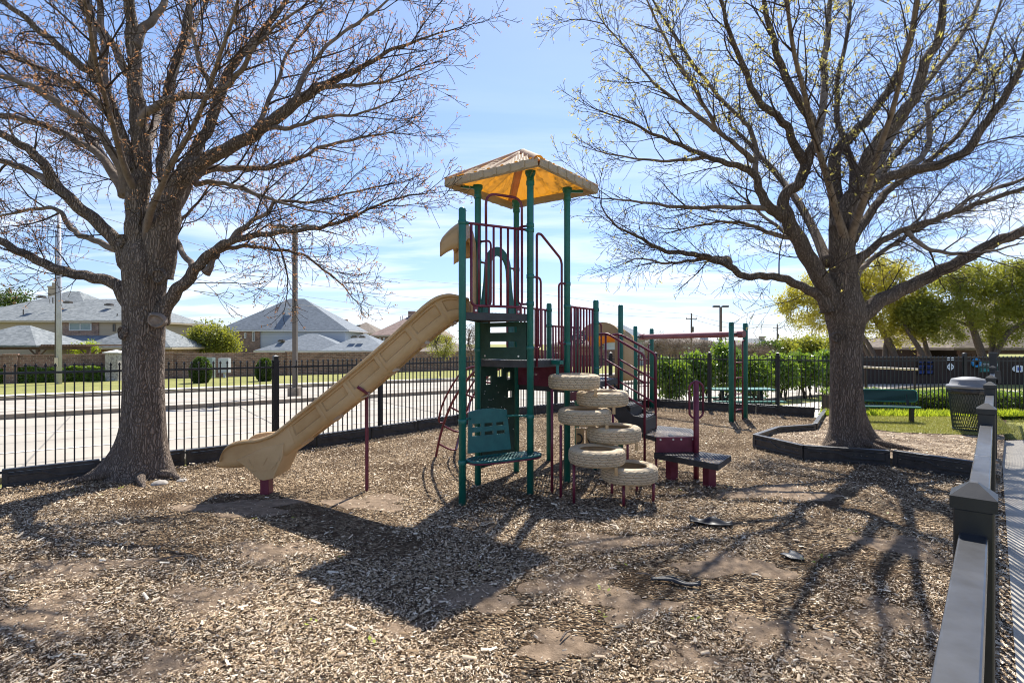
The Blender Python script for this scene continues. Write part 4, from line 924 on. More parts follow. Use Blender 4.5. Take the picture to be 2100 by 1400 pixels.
# ------------------------------------------------------------------ track ride
tr = thing('track_ride', 'maroon overhead beam on four green posts with ladders at both ends', 'track ride', (4.6, 14.2, 0))
T3 = Vector((5.06, 12.6, 0)); T4 = Vector((5.63, 13.18, 0)); T1 = Vector((3.41, 15.1, 0)); T2 = Vector((3.95, 15.45, 0))
for p, h in ((T1, 2.30), (T2, 2.24), (T3, 2.31), (T4, 2.31)): MB().lathe((p.x, p.y, -.1), [(.058, 0), (.058, h + .06), (.045, h + .09), (.004, h + .10)], 16).build('post', 'green', tr, smooth=True)
b0 = At(1313, 691, 15.3); b1 = At(1526, 684.5, 12.72); bd = (b1 - b0).normalized()
m = MB(); m.tube([b0, b0 + bd * .14, b0 + bd * .1401, b1 - bd * .1401, b1 - bd * .14, b1], [.085, .085, .068, .068, .085, .085], 18); m.build('beam', 'maroon_pale', tr, smooth=False)
m = MB(); m.tube([zv(T1, b0.z), zv(T2, b0.z)], .022, 8); m.tube([zv(T3, b1.z + .0), zv(T4, b1.z)], .022, 8); m.build('cross_bar', 'black', tr, smooth=True)
for a, b_, z1 in ((T3, T4, 1.86), (T1, T2, 1.76)):
    m = MB(); u0, u1 = (.25, .80) if a is T3 else (.22, .80)
    for u in (u0, u1): d_ = (b_ - a); q = lerp(a, b_, u); far = a if u < .5 else b_; m.tube(rounded([zv(far, z1 + .03), zv(q, z1 + .02), zv(q, -.05)], .1), .019, 8)
    lr = m.build('ladder', 'maroon', tr, smooth=True); m = MB()
    for z in (.25, .62, 1.0, 1.36): m.tube([zv(lerp(a, b_, u0), z), zv(lerp(a, b_, u1), z)], .014, 8)
    m.build('rung', 'maroon', lr, smooth=True)
m = MB(); hpnt = b1 - bd * .55; sdn = bd.cross(Vector((0, 0, 1))).normalized()
m.tube(rounded([hpnt + sdn * .0 + Vector((0, 0, -.06)), hpnt + Vector((0, 0, -.12)) - sdn * .0, hpnt + bd * -.16 + Vector((0, 0, -.12)), hpnt + bd * -.16 + Vector((0, 0, -.04))], .02), .011, 8)
m.tube(rounded([hpnt + bd * .05 + Vector((0, 0, -.06)), hpnt + bd * .05 + Vector((0, 0, -.12)), hpnt + bd * .22 + Vector((0, 0, -.12)), hpnt + bd * .22 + Vector((0, 0, -.04))], .02), .011, 8); m.build('trolley_handle', 'black', tr)

# ------------------------------------------------------------------ the two bare trees
class Tree:
    def __init__(s, tx, ty, seed, bmin):
        s.t = (tx, ty); s.samp = []; s.limbs = []; s.r = random.Random(seed); s.bmin = bmin
    def limb(s, pts, slope=0.0, y0=None, tip=True):
        # pts: (px, py, width px); slope: metres of depth gained per metre along the limb
        if y0 is None:
            best = min(s.samp, key=lambda q: (q[0] - pts[0][0]) ** 2 + (q[1] - pts[0][1]) ** 2); y0 = best[2]
        P = spline([(p[0], p[1], p[2]) for p in pts], 7); out_ = []; Y = y0; last = None; ph = s.r.random() * 6
        for i, p in enumerate(P):
            if last is not None: ds = math.hypot(p.x - last.x, p.y - last.y) * Y / F; Y += ds * slope
            last = p
            w_ = Vector(At(p.x, p.y, Y)); rr = max(p.z / 2 * Y / F, .004)
            if 0 < i < len(P) - 1: w_ += Vector((math.sin(i * .9 + ph), math.cos(i * .7 + ph), math.sin(i * 1.3 + ph))) * min(.010, rr * .35)
            out_.append((w_, rr)); s.samp.append((p.x, p.y, Y))
        s.limbs.append((out_, tip)); return out_
def grow_twigs(tree, center, dens=1.0, zmin=2.2):
    rr_ = tree.r; V = []; Fc = []; tips = []
    def tube3(pts, rads, n=3):
        b = len(V); m = len(pts)
        for i in range(m):
            t = (pts[min(i + 1, m - 1)] - pts[max(i - 1, 0)]).normalized(); u = t.orthogonal().normalized() if i == 0 else (tube3.u - t * tube3.u.dot(t)).normalized(); tube3.u = u; w_ = t.cross(u)
            for k in range(n): a = 2 * math.pi * k / n; q = pts[i] + (u * math.cos(a) + w_ * math.sin(a)) * rads[i]; V.append((q.x, q.y, q.z))
        for i in range(m - 1):
            for k in range(n): k2 = (k + 1) % n; Fc.append((b + i * n + k, b + i * n + k2, b + (i + 1) * n + k2, b + (i + 1) * n + k))
    def branch(p, d, L, r, lev):
        ns = max(3, int(L / (.13 if lev < 3 else .08))); st = L / ns; pts = [p]; rads = [r]; dirs = [d]
        curl = Vector((rr_.gauss(0, 1), rr_.gauss(0, 1), rr_.gauss(0, 1))) * .07; up = .045 if lev == 1 else .035
        for i in range(ns):
            d = (d + curl + Vector((rr_.gauss(0, .09), rr_.gauss(0, .09), rr_.gauss(0, .09) + up))).normalized(); p = p + d * st; pts.append(p); dirs.append(d); rads.append(max(r * (1 - .72 * (i + 1) / ns), .0032))
        tube3(pts, rads, 4 if lev == 1 else 3)
        if lev < 3:
            gap = (.12, .075)[lev - 1] / dens; s_ = L * (.18 if lev == 1 else .12) + rr_.random() * gap; az = rr_.random() * 6.28
            while s_ < L:
                i = min(int(s_ / st), ns - 1); q = pts[i] + (pts[i + 1] - pts[i]) * (s_ / st - i); dd = dirs[i]; az += 2.4 + rr_.gauss(0, .5); o1 = dd.orthogonal().normalized(); o2 = dd.cross(o1); a = R(rr_.uniform(28, 58))
                nd = (dd * math.cos(a) + (o1 * math.cos(az) + o2 * math.sin(az)) * math.sin(a)).normalized(); rem = 1 - s_ / L
                ll = (L * (.30 + .38 * rem) if lev == 1 else min(L * (.38 + .34 * rem), .36)) * rr_.uniform(.65, 1.15)
                branch(q, nd, max(ll, .07), max(rads[i] * .55, .003), lev + 1); s_ += gap * rr_.uniform(.6, 1.5)
        else: tips.append((pts[-1], d)); 
        if lev < 3: tips.append((pts[-1], d))
        if lev == 3 and L > .16: tips.append((pts[len(pts) // 2], d))
    for pts, tip in tree.limbs:
        L = sum((pts[i + 1][0] - pts[i][0]).length for i in range(len(pts) - 1)); s_ = max(.45, L * .12); acc = 0; i = 0; az = rr_.random() * 6
        while s_ < L - .02:
            while i < len(pts) - 2 and acc + (pts[i + 1][0] - pts[i][0]).length < s_: acc += (pts[i + 1][0] - pts[i][0]).length; i += 1
            sl = (pts[i + 1][0] - pts[i][0]).length; q = pts[i][0] + (pts[i + 1][0] - pts[i][0]) * ((s_ - acc) / max(sl, 1e-6)); r = pts[i][1]; dd = (pts[i + 1][0] - pts[i][0]).normalized()
            prog = s_ / L; az += 2.4 + rr_.gauss(0, .6); o1 = dd.orthogonal().normalized(); o2 = dd.cross(o1); a = R(rr_.uniform(30, 62) * (1 - .3 * prog))
            nd = dd * math.cos(a) + (o1 * math.cos(az) + o2 * math.sin(az)) * math.sin(a); outw = (q - center); outw.z *= .5; outw.normalize(); nd = (nd + outw * .28 + Vector((0, 0, .10))).normalized()
            ll = (.45 + .85 * rr_.random()) * (.75 + .35 * (1 - prog)) * (1.0 if r > .012 else .7)
            if r > .075: step = .50
            else: step = .20
            branch(q, nd, ll, min(r * .5, rr_.uniform(.008, .016)), 1); s_ += step / dens * rr_.uniform(.6, 1.4)
        if tip:
            q, r = pts[-1]; dd = (pts[-1][0] - pts[-3][0]).normalized()
            for k in range(3 if r > .012 else 2): branch(q, (dd + Vector((rr_.gauss(0, .25), rr_.gauss(0, .25), rr_.gauss(0, .2)))).normalized(), 1.1 * rr_.uniform(.6, 1.2) * (1 if r > .012 else .55), min(max(r * .8, .006), .028), 1)
    return V, Fc, tips
def tree_mesh(tree, trunk_pts, name_lab, bark_m, flare, seed, roots):
    lab, = (name_lab,); base = trunk_pts[0][0]
    t = thing('bare_tree', lab, 'tree', (base.x, base.y, base.z)); m = MB()
    # trunk with buttress flare
    g = random.Random(seed); nA = 40; ph = [g.random() * 6.28 for _ in range(6)]; P = trunk_pts
    b = len(m.v); rings = []
    Ps = spline([p[0] for p in P], 6); Rs = [v.x for v in spline([(p[1], 0, 0) for p in P], 6)]
    for i, (p, r) in enumerate(zip(Ps, Rs)):
        h = p.z - base.z; fl = math.exp(-max(h, 0) / .28) * flare
        for k in range(nA):
            a = 2 * math.pi * k / nA; lob = sum(w_ * max(0, math.cos(a - a0)) ** 10 for a0, w_ in roots)
            rr = r * (1 + .035 * math.sin(3 * a + ph[0] + h * 1.2) + .03 * math.sin(5 * a + ph[1] - h) + .015 * math.sin(9 * a + ph[2] + h * 3) + fl * (.45 + 1.5 * lob + .12 * math.sin(7 * a + ph[3])))
            m.v.append((p.x + math.cos(a) * rr, p.y + math.sin(a) * rr, p.z))
    for i in range(len(Ps) - 1):
        for k in range(nA): k2 = (k + 1) % nA; m.f.append((b + i * nA + k, b + i * nA + k2, b + (i + 1) * nA + k2, b + (i + 1) * nA + k))
    m.f.append(tuple(b + (len(Ps) - 1) * nA + k for k in range(nA)))
    tk = m.build('trunk', bark_m, t, smooth=True, fix=False)
    for pts, tip in tree.limbs:
        m = MB(); pp_ = [q[0] for q in pts]; rad = [q[1] for q in pts]; rad = [r * (1 + .35 * math.exp(-i / 2.5)) if .02 < pts[0][1] < .13 else r for i, r in enumerate(rad)]
        m.tube(pp_, rad, 12 if rad[0] > .05 else 8 if rad[0] > .02 else 6); m.build('limb', 'limb' if rad[0] < .09 else bark_m, tk, smooth=True, fix=False)
    return t, tk
def bud_quads(tips, seed, prob, size, count):
    g = np.random.default_rng(seed); L = []
    for p, d in tips:
        if g.random() > prob(p): continue
        for k in range(g.integers(count[0], count[1] + 1)):
            s = size * (.55 + .9 * g.random()); c = np.array(p) + (g.random(3) - .5) * .05; a = g.normal(size=3); a /= np.linalg.norm(a); b = np.cross(a, g.normal(size=3)); b /= np.linalg.norm(b); 
            L.append([c - a * s, c - b * s * .32, c + a * s, c + b * s * .32])
    return np.array(L)

# left tree --------------------------------------------------------
TL = Tree(-5.05, 7.5, 5, 0); cxL, cyL = -5.03, 7.5
def PX(px, py, Y): return Vector(At(px, py, Y))
TL.samp += [(297, y, 7.5) for y in range(520, 960, 20)]
trL = [(Vector((-5.03, 7.5, -.06)), .27), (Vector((-5.03, 7.5, .12)), .265), (PX(297, 905, 7.5), .258), (PX(298, 850, 7.5), .247), (PX(297, 760, 7.5), .24), (PX(297, 690, 7.5), .25), (PX(296, 640, 7.5), .252), (PX(297, 590, 7.5), .255), (PX(297, 545, 7.5), .27), (PX(292, 510, 7.5), .22), (PX(286, 480, 7.5), .13)]
L_ = TL.limb
L_([(290, 560, 60), (286, 480, 50), (282, 425, 44), (290, 330, 36), (285, 250, 32), (279, 190, 28), (272, 90, 24), (268, 30, 20), (262, -70, 15), (262, -190, 7)], -.05)
L_([(318, 570, 66), (333, 480, 58), (343, 430, 52), (357, 385, 44), (400, 340, 30), (478, 300, 25), (540, 262, 24), (596, 219, 22), (654, 180, 18), (720, 150, 11), (800, 105, 7), (880, 75, 4), (925, 62, 2.5)], -.10)
L_([(380, 350, 26), (412, 290, 21), (437, 240, 20), (466, 155, 17), (505, 100, 14), (558, 40, 10), (600, -25, 7), (640, -90, 4)], .25)
L_([(345, 400, 28), (334, 330, 22), (345, 250, 21), (350, 170, 18), (373, 90, 14), (385, 25, 11), (392, -60, 7), (398, -150, 4)], .40)
L_([(275, 275, 18), (300, 235, 17), (350, 203, 15), (440, 191, 13), (490, 150, 10), (520, 100, 8), (565, 55, 6), (620, 15, 4)], -.45)
L_([(432, 185, 10), (405, 110, 8), (392, 50, 7), (392, -20, 5), (390, -90, 3)], -.2)
L_([(276, 95, 18), (300, 52, 16), (332, 18, 13), (345, -40, 10), (380, -120, 5)], .3)
L_([(262, 395, 20), (240, 330, 17), (200, 270, 15), (132, 222, 13), (70, 180, 12), (0, 155, 10), (-90, 118, 7), (-190, 60, 4)], -.30)
L_([(255, 400, 18), (215, 330, 15), (160, 290, 13), (90, 257, 12), (0, 235, 11), (-95, 208, 7), (-200, 150, 4)], .25)
L_([(266, 350, 22), (245, 262, 20), (205, 170, 18), (160, 130, 16), (92, 72, 13), (20, 12, 10), (-50, -45, 7), (-120, -110, 4)], -.15)
L_([(232, 250, 14), (190, 198, 13), (120, 160, 12), (50, 125, 10), (0, 105, 9), (-90, 75, 6), (-170, 30, 3)], .45)
L_([(215, 190, 14), (213, 100, 14), (206, 30, 12), (198, -60, 9), (190, -160, 4)], .30)
L_([(190, 150, 12), (189, 60, 11), (176, 0, 9), (150, -90, 5)], -.4)
L_([(262, 152, 15), (230, 90, 14), (190, 45, 12), (160, -5, 10), (120, -90, 6)], .2)
L_([(264, 540, 30), (235, 490, 26), (180, 440, 24), (120, 385, 21), (85, 330, 18), (40, 295, 16), (0, 275, 14), (-90, 245, 10), (-200, 190, 5)], -.20)
L_([(107, 380, 14), (60, 350, 13), (0, 330, 11), (-90, 305, 8), (-180, 260, 4)], .35)
L_([(245, 515, 14), (200, 495, 12), (160, 480, 11), (138, 458, 10), (118, 430, 8), (60, 430, 6), (-10, 447, 4)], .3)
L_([(270, 625, 30), (235, 582, 24), (180, 567, 21), (120, 553, 19), (65, 528, 17), (0, 495, 15), (-90, 445, 10), (-200, 395, 5)], -.12)
L_([(326, 655, 32), (352, 608, 26), (385, 574, 23), (406, 545, 21), (450, 506, 17), (500, 487, 12), (560, 478, 10), (640, 469, 8), (700, 454, 7), (760, 427, 5), (820, 405, 4), (872, 397, 2.5)], -.15)
L_([(422, 560, 14), (440, 530, 11), (452, 514, 10), (500, 505, 8), (560, 511, 6), (620, 522, 5), (662, 552, 4), (700, 582, 3), (722, 610, 2)], .30)
L_([(397, 548, 12), (376, 520, 11), (362, 490, 10), (370, 455, 7), (402, 420, 5), (430, 380, 3)], .5)
L_([(470, 497, 10), (498, 466, 9), (547, 437, 8), (570, 413, 7), (640, 414, 5), (720, 395, 4), (790, 380, 3)], .15)
L_([(352, 440, 20), (392, 372, 17), (420, 350, 15), (480, 345, 12), (540, 345, 10), (600, 330, 8), (660, 302, 7), (730, 285, 5), (800, 272, 3)], .55)
L_([(400, 378, 10), (440, 374, 10), (490, 384, 8), (560, 410, 6), (640, 432, 4), (700, 440, 3)], -.4)
L_([(545, 260, 10), (600, 262, 8), (660, 240, 7), (730, 235, 5), (800, 210, 3)], -.3)
L_([(600, 215, 10), (640, 130, 8), (700, 70, 6), (760, 30, 5), (820, -20, 3)], .3)
L_([(655, 180, 9), (720, 175, 7), (790, 168, 5), (850, 140, 3)], -.3)
L_([(520, 272, 10), (560, 190, 8), (590, 110, 6), (640, 40, 5), (690, -30, 3)], .35)
# limbs towards and away from the camera
L_([(300, 500, 16), (320, 400, 13), (400, 250, 10), (470, 60, 7), (520, -120, 4)], -.9)
L_([(280, 400, 14), (230, 260, 11), (180, 40, 8), (140, -150, 4)], -.9)
L_([(285, 380, 20), (320, 250, 15), (370, 120, 10), (420, 10, 5)], 1.3)
L_([(280, 420, 18), (220, 330, 13), (150, 240, 9), (90, 180, 5)], 1.3)
treeL, tkL = tree_mesh(TL, trL, 'thick trunked bare tree with rusty buds left of the slide', 'bark_grey', .75, 3, [(R(196), 1.9), (R(350), .5), (R(285), .35), (R(120), .4), (R(240), .25)])
Vt, Ft, tipsL = grow_twigs(TL, Vector((cxL, cyL, 4.5)), 1.0); print('left twigs', len(Ft), len(tipsL))
link_mesh('crown', Vt, Ft, 'twig', treeL, fix=False)
quads('leaf_buds', bud_quads(tipsL, 8, lambda p: .60, .018, (2, 4)), 'bud_rust', treeL)
# cut limb scars
def scar(px, py, Y, r1, r2, tilt, parent, m_='cutwood', yaw=0):
    c = PX(px, py, Y); m = MB(); rot = Matrix.Rotation(tilt, 3, 'Y') @ Matrix.Rotation(yaw, 3, 'Z'); b = 0; n = 28; prof = [(1.25, .06, 0), (1.14, -.02, 0), (1.0, -.055, 0), (.88, -.05, 0), (.80, -.02, 0), (.4, -.028, 0), (.0, -.03, 0)]
    for s_, dy, _ in prof:
        for k in range(n): a = 2 * math.pi * k / n; wob = 1 + .05 * math.sin(3 * a) + .03 * math.sin(5 * a + 1); v_ = rot @ Vector((math.cos(a) * r1 * s_ * wob, dy, math.sin(a) * r2 * s_ * wob)); m.v.append(tuple(c + v_))
    for i in range(len(prof) - 1):
        for k in range(n): k2 = (k + 1) % n; m.f.append((i * n + k, i * n + k2, (i + 1) * n + k2, (i + 1) * n + k))
    return m.build('cut_scar', m_, parent, smooth=True)
scar(321, 657, 7.295, .095, .08, R(28), tkL, yaw=R(22)); scar(325, 566, 7.275, .07, .085, R(10), tkL, 'bark_grey', yaw=R(20)); scar(256, 682, 7.32, .075, .085, 0, tkL, 'bark_grey', yaw=R(-30)); scar(252, 494, 7.38, .07, .08, 0, tkL, 'bark_grey', yaw=R(-20))
m = MB()
for pts in ([(-4.75, 7.35, .05), (-4.55, 7.3, .06), (-4.35, 7.22, -.02)], [(-5.2, 7.25, .1), (-5.55, 7.1, .05), (-5.9, 6.95, -.03)], [(-4.9, 7.2, .06), (-4.75, 7.0, .03), (-4.6, 6.85, -.03)]): m.tube(spline(pts, 5), [.06 * (1 - i / 12) + .01 for i in range(11)], 10)
m.build('root', 'bark_grey', tkL, smooth=True)
for (x, y, r) in ((-4.55, 7.05, .10), (-4.35, 7.2, .07)):
    m = MB(); g = random.Random(int(r * 1000)); m.lathe((x, y, -.02), [(r * 1.1, 0), (r, r * .3), (r * .6, r * .55), (.01, r * .6)], 12, fn=lambda i, k: g.uniform(-.015, .015)); tag(m.build('rock', 'stone', smooth=True), 'small rounded rock at the foot of the left tree' if r < .09 else 'larger grey rock at the foot of the left tree', 'rock')

# right tree -------------------------------------------------------
RY = 9.2; TR = Tree(5.64, RY, 17, 0)
TR.samp += [(1737, y, RY) for y in range(600, 900, 20)]; L_ = TR.limb
trR = [(Vector((5.64, RY, .05)), .27), (Vector((5.64, RY, .22)), .26), (PX(1736, 860, RY), .245), (PX(1735, 800, RY), .235), (PX(1735, 740, RY), .232), (PX(1736, 690, RY), .248), (PX(1735, 645, RY), .30), (PX(1731, 610, RY), .27), (PX(1728, 575, RY), .20), (PX(1727, 540, RY), .12)]
L_([(1733, 630, 66), (1728, 540, 50), (1726, 470, 46), (1742, 420, 40), (1766, 380, 34), (1776, 330, 26), (1806, 285, 24), (1846, 240, 22), (1880, 190, 20), (1896, 130, 18), (1925, 80, 16), (1935, 0, 12), (1950, -100, 6)], -.10)
L_([(1722, 470, 30), (1712, 380, 24), (1716, 312, 22), (1760, 265, 19), (1792, 228, 16), (1832, 168, 14), (1862, 98, 12), (1882, 0, 10), (1895, -100, 5)], .35)
L_([(1745, 415, 18), (1751, 350, 15), (1735, 300, 13), (1716, 232, 11), (1720, 150, 9), (1740, 60, 7), (1745, -40, 4)], .6)
L_([(1742, 425, 26), (1800, 377, 21), (1860, 350, 19), (1922, 340, 18), (1985, 306, 17), (2017, 258, 15), (2060, 200, 14), (2092, 140, 12), (2130, 50, 9), (2160, -60, 5)], -.25)
L_([(1850, 352, 12), (1900, 310, 10), (1906, 260, 9), (1906, 210, 8), (1960, 188, 7), (2010, 120, 6), (2035, 55, 5), (2060, -20, 4)], .3)
L_([(1746, 490, 20), (1790, 430, 16), (1820, 392, 14), (1852, 368, 12), (1905, 330, 10), (1970, 270, 8), (2020, 190, 6), (2060, 120, 4)], .55)
L_([(1750, 545, 18), (1800, 500, 14), (1855, 471, 12), (1930, 446, 11), (2010, 416, 10), (2100, 385, 8), (2200, 340, 4)], -.2)
L_([(1857, 474, 9), (1900, 508, 8), (1960, 520, 7), (2030, 515, 5), (2090, 500, 3)], -.3)
L_([(1945, 443, 8), (2000, 402, 7), (2100, 365, 6), (2180, 310, 3)], .3)
L_([(1725, 655, 42), (1698, 598, 36), (1665, 540, 32), (1631, 480, 29), (1612, 440, 26), (1608, 402, 22), (1640, 374, 22), (1655, 330, 21), (1675, 280, 20), (1656, 235, 18), (1622, 180, 16), (1600, 130, 14), (1580, 60, 11), (1560, -25, 8), (1540, -110, 4)], -.12)
L_([(1677, 275, 15), (1690, 200, 14), (1691, 120, 12), (1701, 30, 10), (1705, -80, 5)], .4)
L_([(1652, 335, 17), (1625, 290, 16), (1616, 262, 15), (1587, 233, 14), (1553, 204, 13), (1529, 146, 11), (1500, 78, 9), (1480, 10, 7), (1455, -70, 4)], -.35)
L_([(1610, 442, 24), (1577, 425, 20), (1560, 395, 17), (1545, 356, 14), (1510, 340, 12), (1460, 325, 10), (1400, 300, 8), (1340, 275, 6), (1280, 245, 4), (1222, 225, 2.5)], -.10)
L_([(1547, 360, 11), (1551, 310, 10), (1535, 260, 9), (1510, 235, 8), (1450, 170, 7), (1400, 100, 6), (1350, 20, 4), (1320, -40, 3)], .3)
L_([(1545, 330, 10), (1500, 290, 9), (1470, 265, 8), (1430, 190, 7), (1385, 120, 6), (1340, 30, 4), (1310, -40, 3)], -.35)
L_([(1467, 267, 8), (1400, 215, 7), (1340, 170, 5), (1300, 120, 4), (1240, 50, 3)], .3)
L_([(1572, 426, 11), (1500, 425, 9), (1400, 425, 7), (1320, 415, 5), (1255, 408, 3)], .25)
L_([(1455, 322, 7), (1380, 330, 6), (1300, 325, 4), (1225, 310, 2.5)], .35)
L_([(1700, 640, 28), (1685, 610, 22), (1652, 592, 18), (1610, 572, 16), (1568, 566, 15), (1524, 566, 14), (1497, 546, 13), (1451, 528, 12), (1412, 520, 10), (1359, 513, 8), (1310, 486, 6), (1262, 462, 4), (1233, 423, 2.5)], -.15)
L_([(1497, 546, 8), (1492, 530, 10), (1455, 530, 8), (1412, 535, 6), (1365, 540, 5), (1310, 530, 3), (1270, 545, 2)], .1)
L_([(1640, 490, 11), (1585, 480, 9), (1540, 462, 7), (1480, 455, 5), (1400, 470, 3)], .3)
L_([(1690, 560, 10), (1640, 500, 8), (1600, 470, 7), (1540, 420, 5)], .9)
L_([(1752, 660, 40), (1800, 620, 30), (1860, 590, 27), (1920, 560, 25), (1980, 530, 23), (2040, 497, 21), (2100, 475, 19), (2200, 440, 13), (2310, 400, 6)], -.08)
L_([(1745, 600, 14), (1760, 560, 12), (1790, 530, 10), (1850, 490, 8), (1920, 450, 6), (1990, 430, 4)], .5)
L_([(1790, 372, 16), (1830, 280, 13), (1900, 170, 11), (1980, 60, 9), (2030, -60, 5)], .7)
L_([(1735, 500, 16), (1700, 380, 13), (1650, 200, 10), (1610, 0, 7), (1580, -160, 4)], -.9)
L_([(1740, 500, 16), (1790, 350, 13), (1850, 150, 9), (1890, -60, 6), (1900, -200, 3)], -.9)
L_([(1738, 520, 20), (1770, 420, 15), (1850, 300, 11), (1940, 220, 7), (2000, 180, 4)], 1.2)
L_([(1700, 540, 18), (1640, 420, 14), (1560, 320, 9), (1500, 260, 5)], 1.2)
treeR, tkR = tree_mesh(TR, trR, 'bare grey tree with yellow buds in the bordered bed on the right', 'bark_brown', .62, 9, [(R(200), 1.0), (R(335), 1.5), (R(275), .5), (R(90), .5), (R(240), .5)])
Vt, Ft, tipsR = grow_twigs(TR, Vector((5.64, RY, 4.8)), 1.0); print('right twigs', len(Ft), len(tipsR))
link_mesh('crown', Vt, Ft, 'twig', treeR, fix=False)
quads('leaf_buds', bud_quads(tipsR, 18, lambda p: (.07 if p.z < 5.2 else .55) * (1 if p.x < 6.5 else .4), .024, (2, 4)), 'bud_yellow', treeR)
scar(1716, 692, RY - .235, .075, .075, 0, tkR, 'bark_brown', yaw=R(-20))
m = MB()
for pts in ([(5.5, 9.0, .2), (5.2, 8.9, .15), (4.95, 8.85, .09)], [(5.85, 9.0, .2), (6.15, 8.75, .15), (6.5, 8.6, .09)], [(5.7, 8.95, .2), (5.8, 8.65, .15), (6.0, 8.45, .09)]): m.tube(spline(pts, 5), [.07 * (1 - i / 12) + .012 for i in range(11)], 10)
m.build('root', 'bark_brown', tkR, smooth=True)

# ------------------------------------------------------------------ houses beyond the street
def wx(px, Y): return (px - 1050) / F * Y
def hip(b, x0, x1, y0, y1, ze, zr, inset, ov=.45, dirx=True, th=.16):      # hip roof solid
    x0 -= ov; x1 += ov; y0 -= ov; y1 += ov; ym = (y0 + y1) / 2; xm = (x0 + x1) / 2; k = len(b.v)
    r0, r1 = (Vector((x0 + inset, ym, zr)), Vector((x1 - inset, ym, zr))) if dirx else (Vector((xm, y0 + inset, zr)), Vector((xm, y1 - inset, zr)))
    for z in (ze - th, ze):
        for p in ((x0, y0), (x1, y0), (x1, y1), (x0, y1)): b.v.append((p[0], p[1], z))
    b.v += [tuple(r0), tuple(r1)]
    b.f += [(k, k + 3, k + 2, k + 1)] + [(k + i, k + (i + 1) % 4, k + 4 + (i + 1) % 4, k + 4 + i) for i in range(4)]
    if dirx: b.f += [(k + 4, k + 5, k + 9, k + 8), (k + 5, k + 6, k + 9), (k + 6, k + 7, k + 8, k + 9), (k + 7, k + 4, k + 8)]
    else: b.f += [(k + 4, k + 5, k + 8), (k + 5, k + 6, k + 9, k + 8), (k + 6, k + 7, k + 9), (k + 7, k + 4, k + 8, k + 9)]
def eaves(b, x0, x1, y0, y1, ze, ov=.47, th=.2):
    x0 -= ov; x1 += ov; y0 -= ov; y1 += ov
    b.beam((x0, y0, ze - th / 2 - .05), (x1, y0, ze - th / 2 - .05), .12, th); b.beam((x0 - .06, y0 + .07, ze - th / 2 - .05), (x0 - .06, y1, ze - th / 2 - .05), .12, th); b.beam((x1 + .06, y0 + .07, ze - th / 2 - .05), (x1 + .06, y1, ze - th / 2 - .05), .12, th)
def window(parent, x0, x1, z0, z1, Y, panes=2, m_='glass', frame='white_trim'):
    w_ = MB(); c = ((x0 + x1) / 2, Y - .03, (z0 + z1) / 2); W_, H_2 = x1 - x0, z1 - z0; t = .09
    w_.box((c[0], c[1], z0 + t / 2), (W_, .10, t)).box((c[0], c[1], z1 - t / 2), (W_, .10, t)); n = panes
    for k in range(n + 1): w_.box((x0 + t / 2 + (W_ - t) * k / n, c[1], c[2]), (t, .097, H_2 - 2 * t))
    fo = w_.build('window', frame, parent); MB().box((c[0], Y - .015, c[2]), (W_ - .02, .03, H_2 - .02)).build('pane', m_, fo); return fo
def vents(parent, pts):
    b = MB()
    for x, y, z, big in pts:
        if big: b.box((x, y, z), (.75, .55, .22)).box((x, y + .05, z + .13), (.5, .35, .08))
        else: b.tube([(x, y, z - .15), (x, y, z + .5)], .06, 8)
    return b.build('roof_vent', 'lamp_pole', parent)
ZG = -.95
# grey roofed house on the left
Y = 62.0; hA = thing('house', 'tan two storey house with grey shingle roof behind the steel pole on the left', 'house', (wx(100, Y), Y, ZG))
x0, x1 = wx(-110, Y), wx(292, Y); ze = Zp(657, Y); zr = Zp(613, 68)
MB().box(((x0 + x1) / 2, Y + 6, (ZG + ze - .2) / 2), (x1 - x0, 12, ze - .2 - ZG)).build('wall', 'siding', hA)
b = MB(); hip(b, x0, x1, Y, Y + 12, ze, zr, 6.0); rf = b.build('roof', 'shingle_grey', hA); b = MB(); eaves(b, x0, x1, Y, Y + 12, ze); b.build('eave', 'trim', rf)
b = MB(); hip(b, wx(-70, 63), wx(185, 63), Y + 1.2, Y + 14, ze + .1, Zp(596, 69), 6.6, dirx=True, ov=.1); b.build('roof', 'shingle_grey', hA)
b = MB(); cx0 = wx(112, 72); b.box((cx0, 72, 6.5), (1.0, .9, 5.4)).box((cx0, 72, 9.3), (1.15, 1.05, .18)).box((cx0 + .05, 72, 9.6), (.45, .45, .5)); b.build('chimney', 'siding', hA)
vents(hA, [(wx(91, 65), 64.6, Zp(609, 64.6), 1), (wx(141, 65), 64.9, Zp(620, 64.9), 1), (wx(225, 65), 64.9, Zp(625, 64.9), 1), (wx(51, 63), 62.8, Zp(643, 62.8), 0), (wx(243, 63), 62.8, Zp(652, 62.8), 0), (wx(101, 64), 64.5, Zp(619, 64.5), 0)])
MB().box(((wx(130, Y) + wx(203, Y)) / 2, Y - .05, (Zp(690, Y) + Zp(661, Y)) / 2), (wx(203, Y) - wx(130, Y), .12, Zp(661, Y) - Zp(690, Y))).build('brick_bay', 'brick_house', hA)
window(hA, wx(144, Y), wx(190, Y), Zp(678, Y), Zp(662, Y), Y - .12, 2, 'shade_cloth'); window(hA, wx(232, Y), wx(237, Y), Zp(680, Y), Zp(664, Y), Y - .02, 1, 'glass', 'lamp_pole')
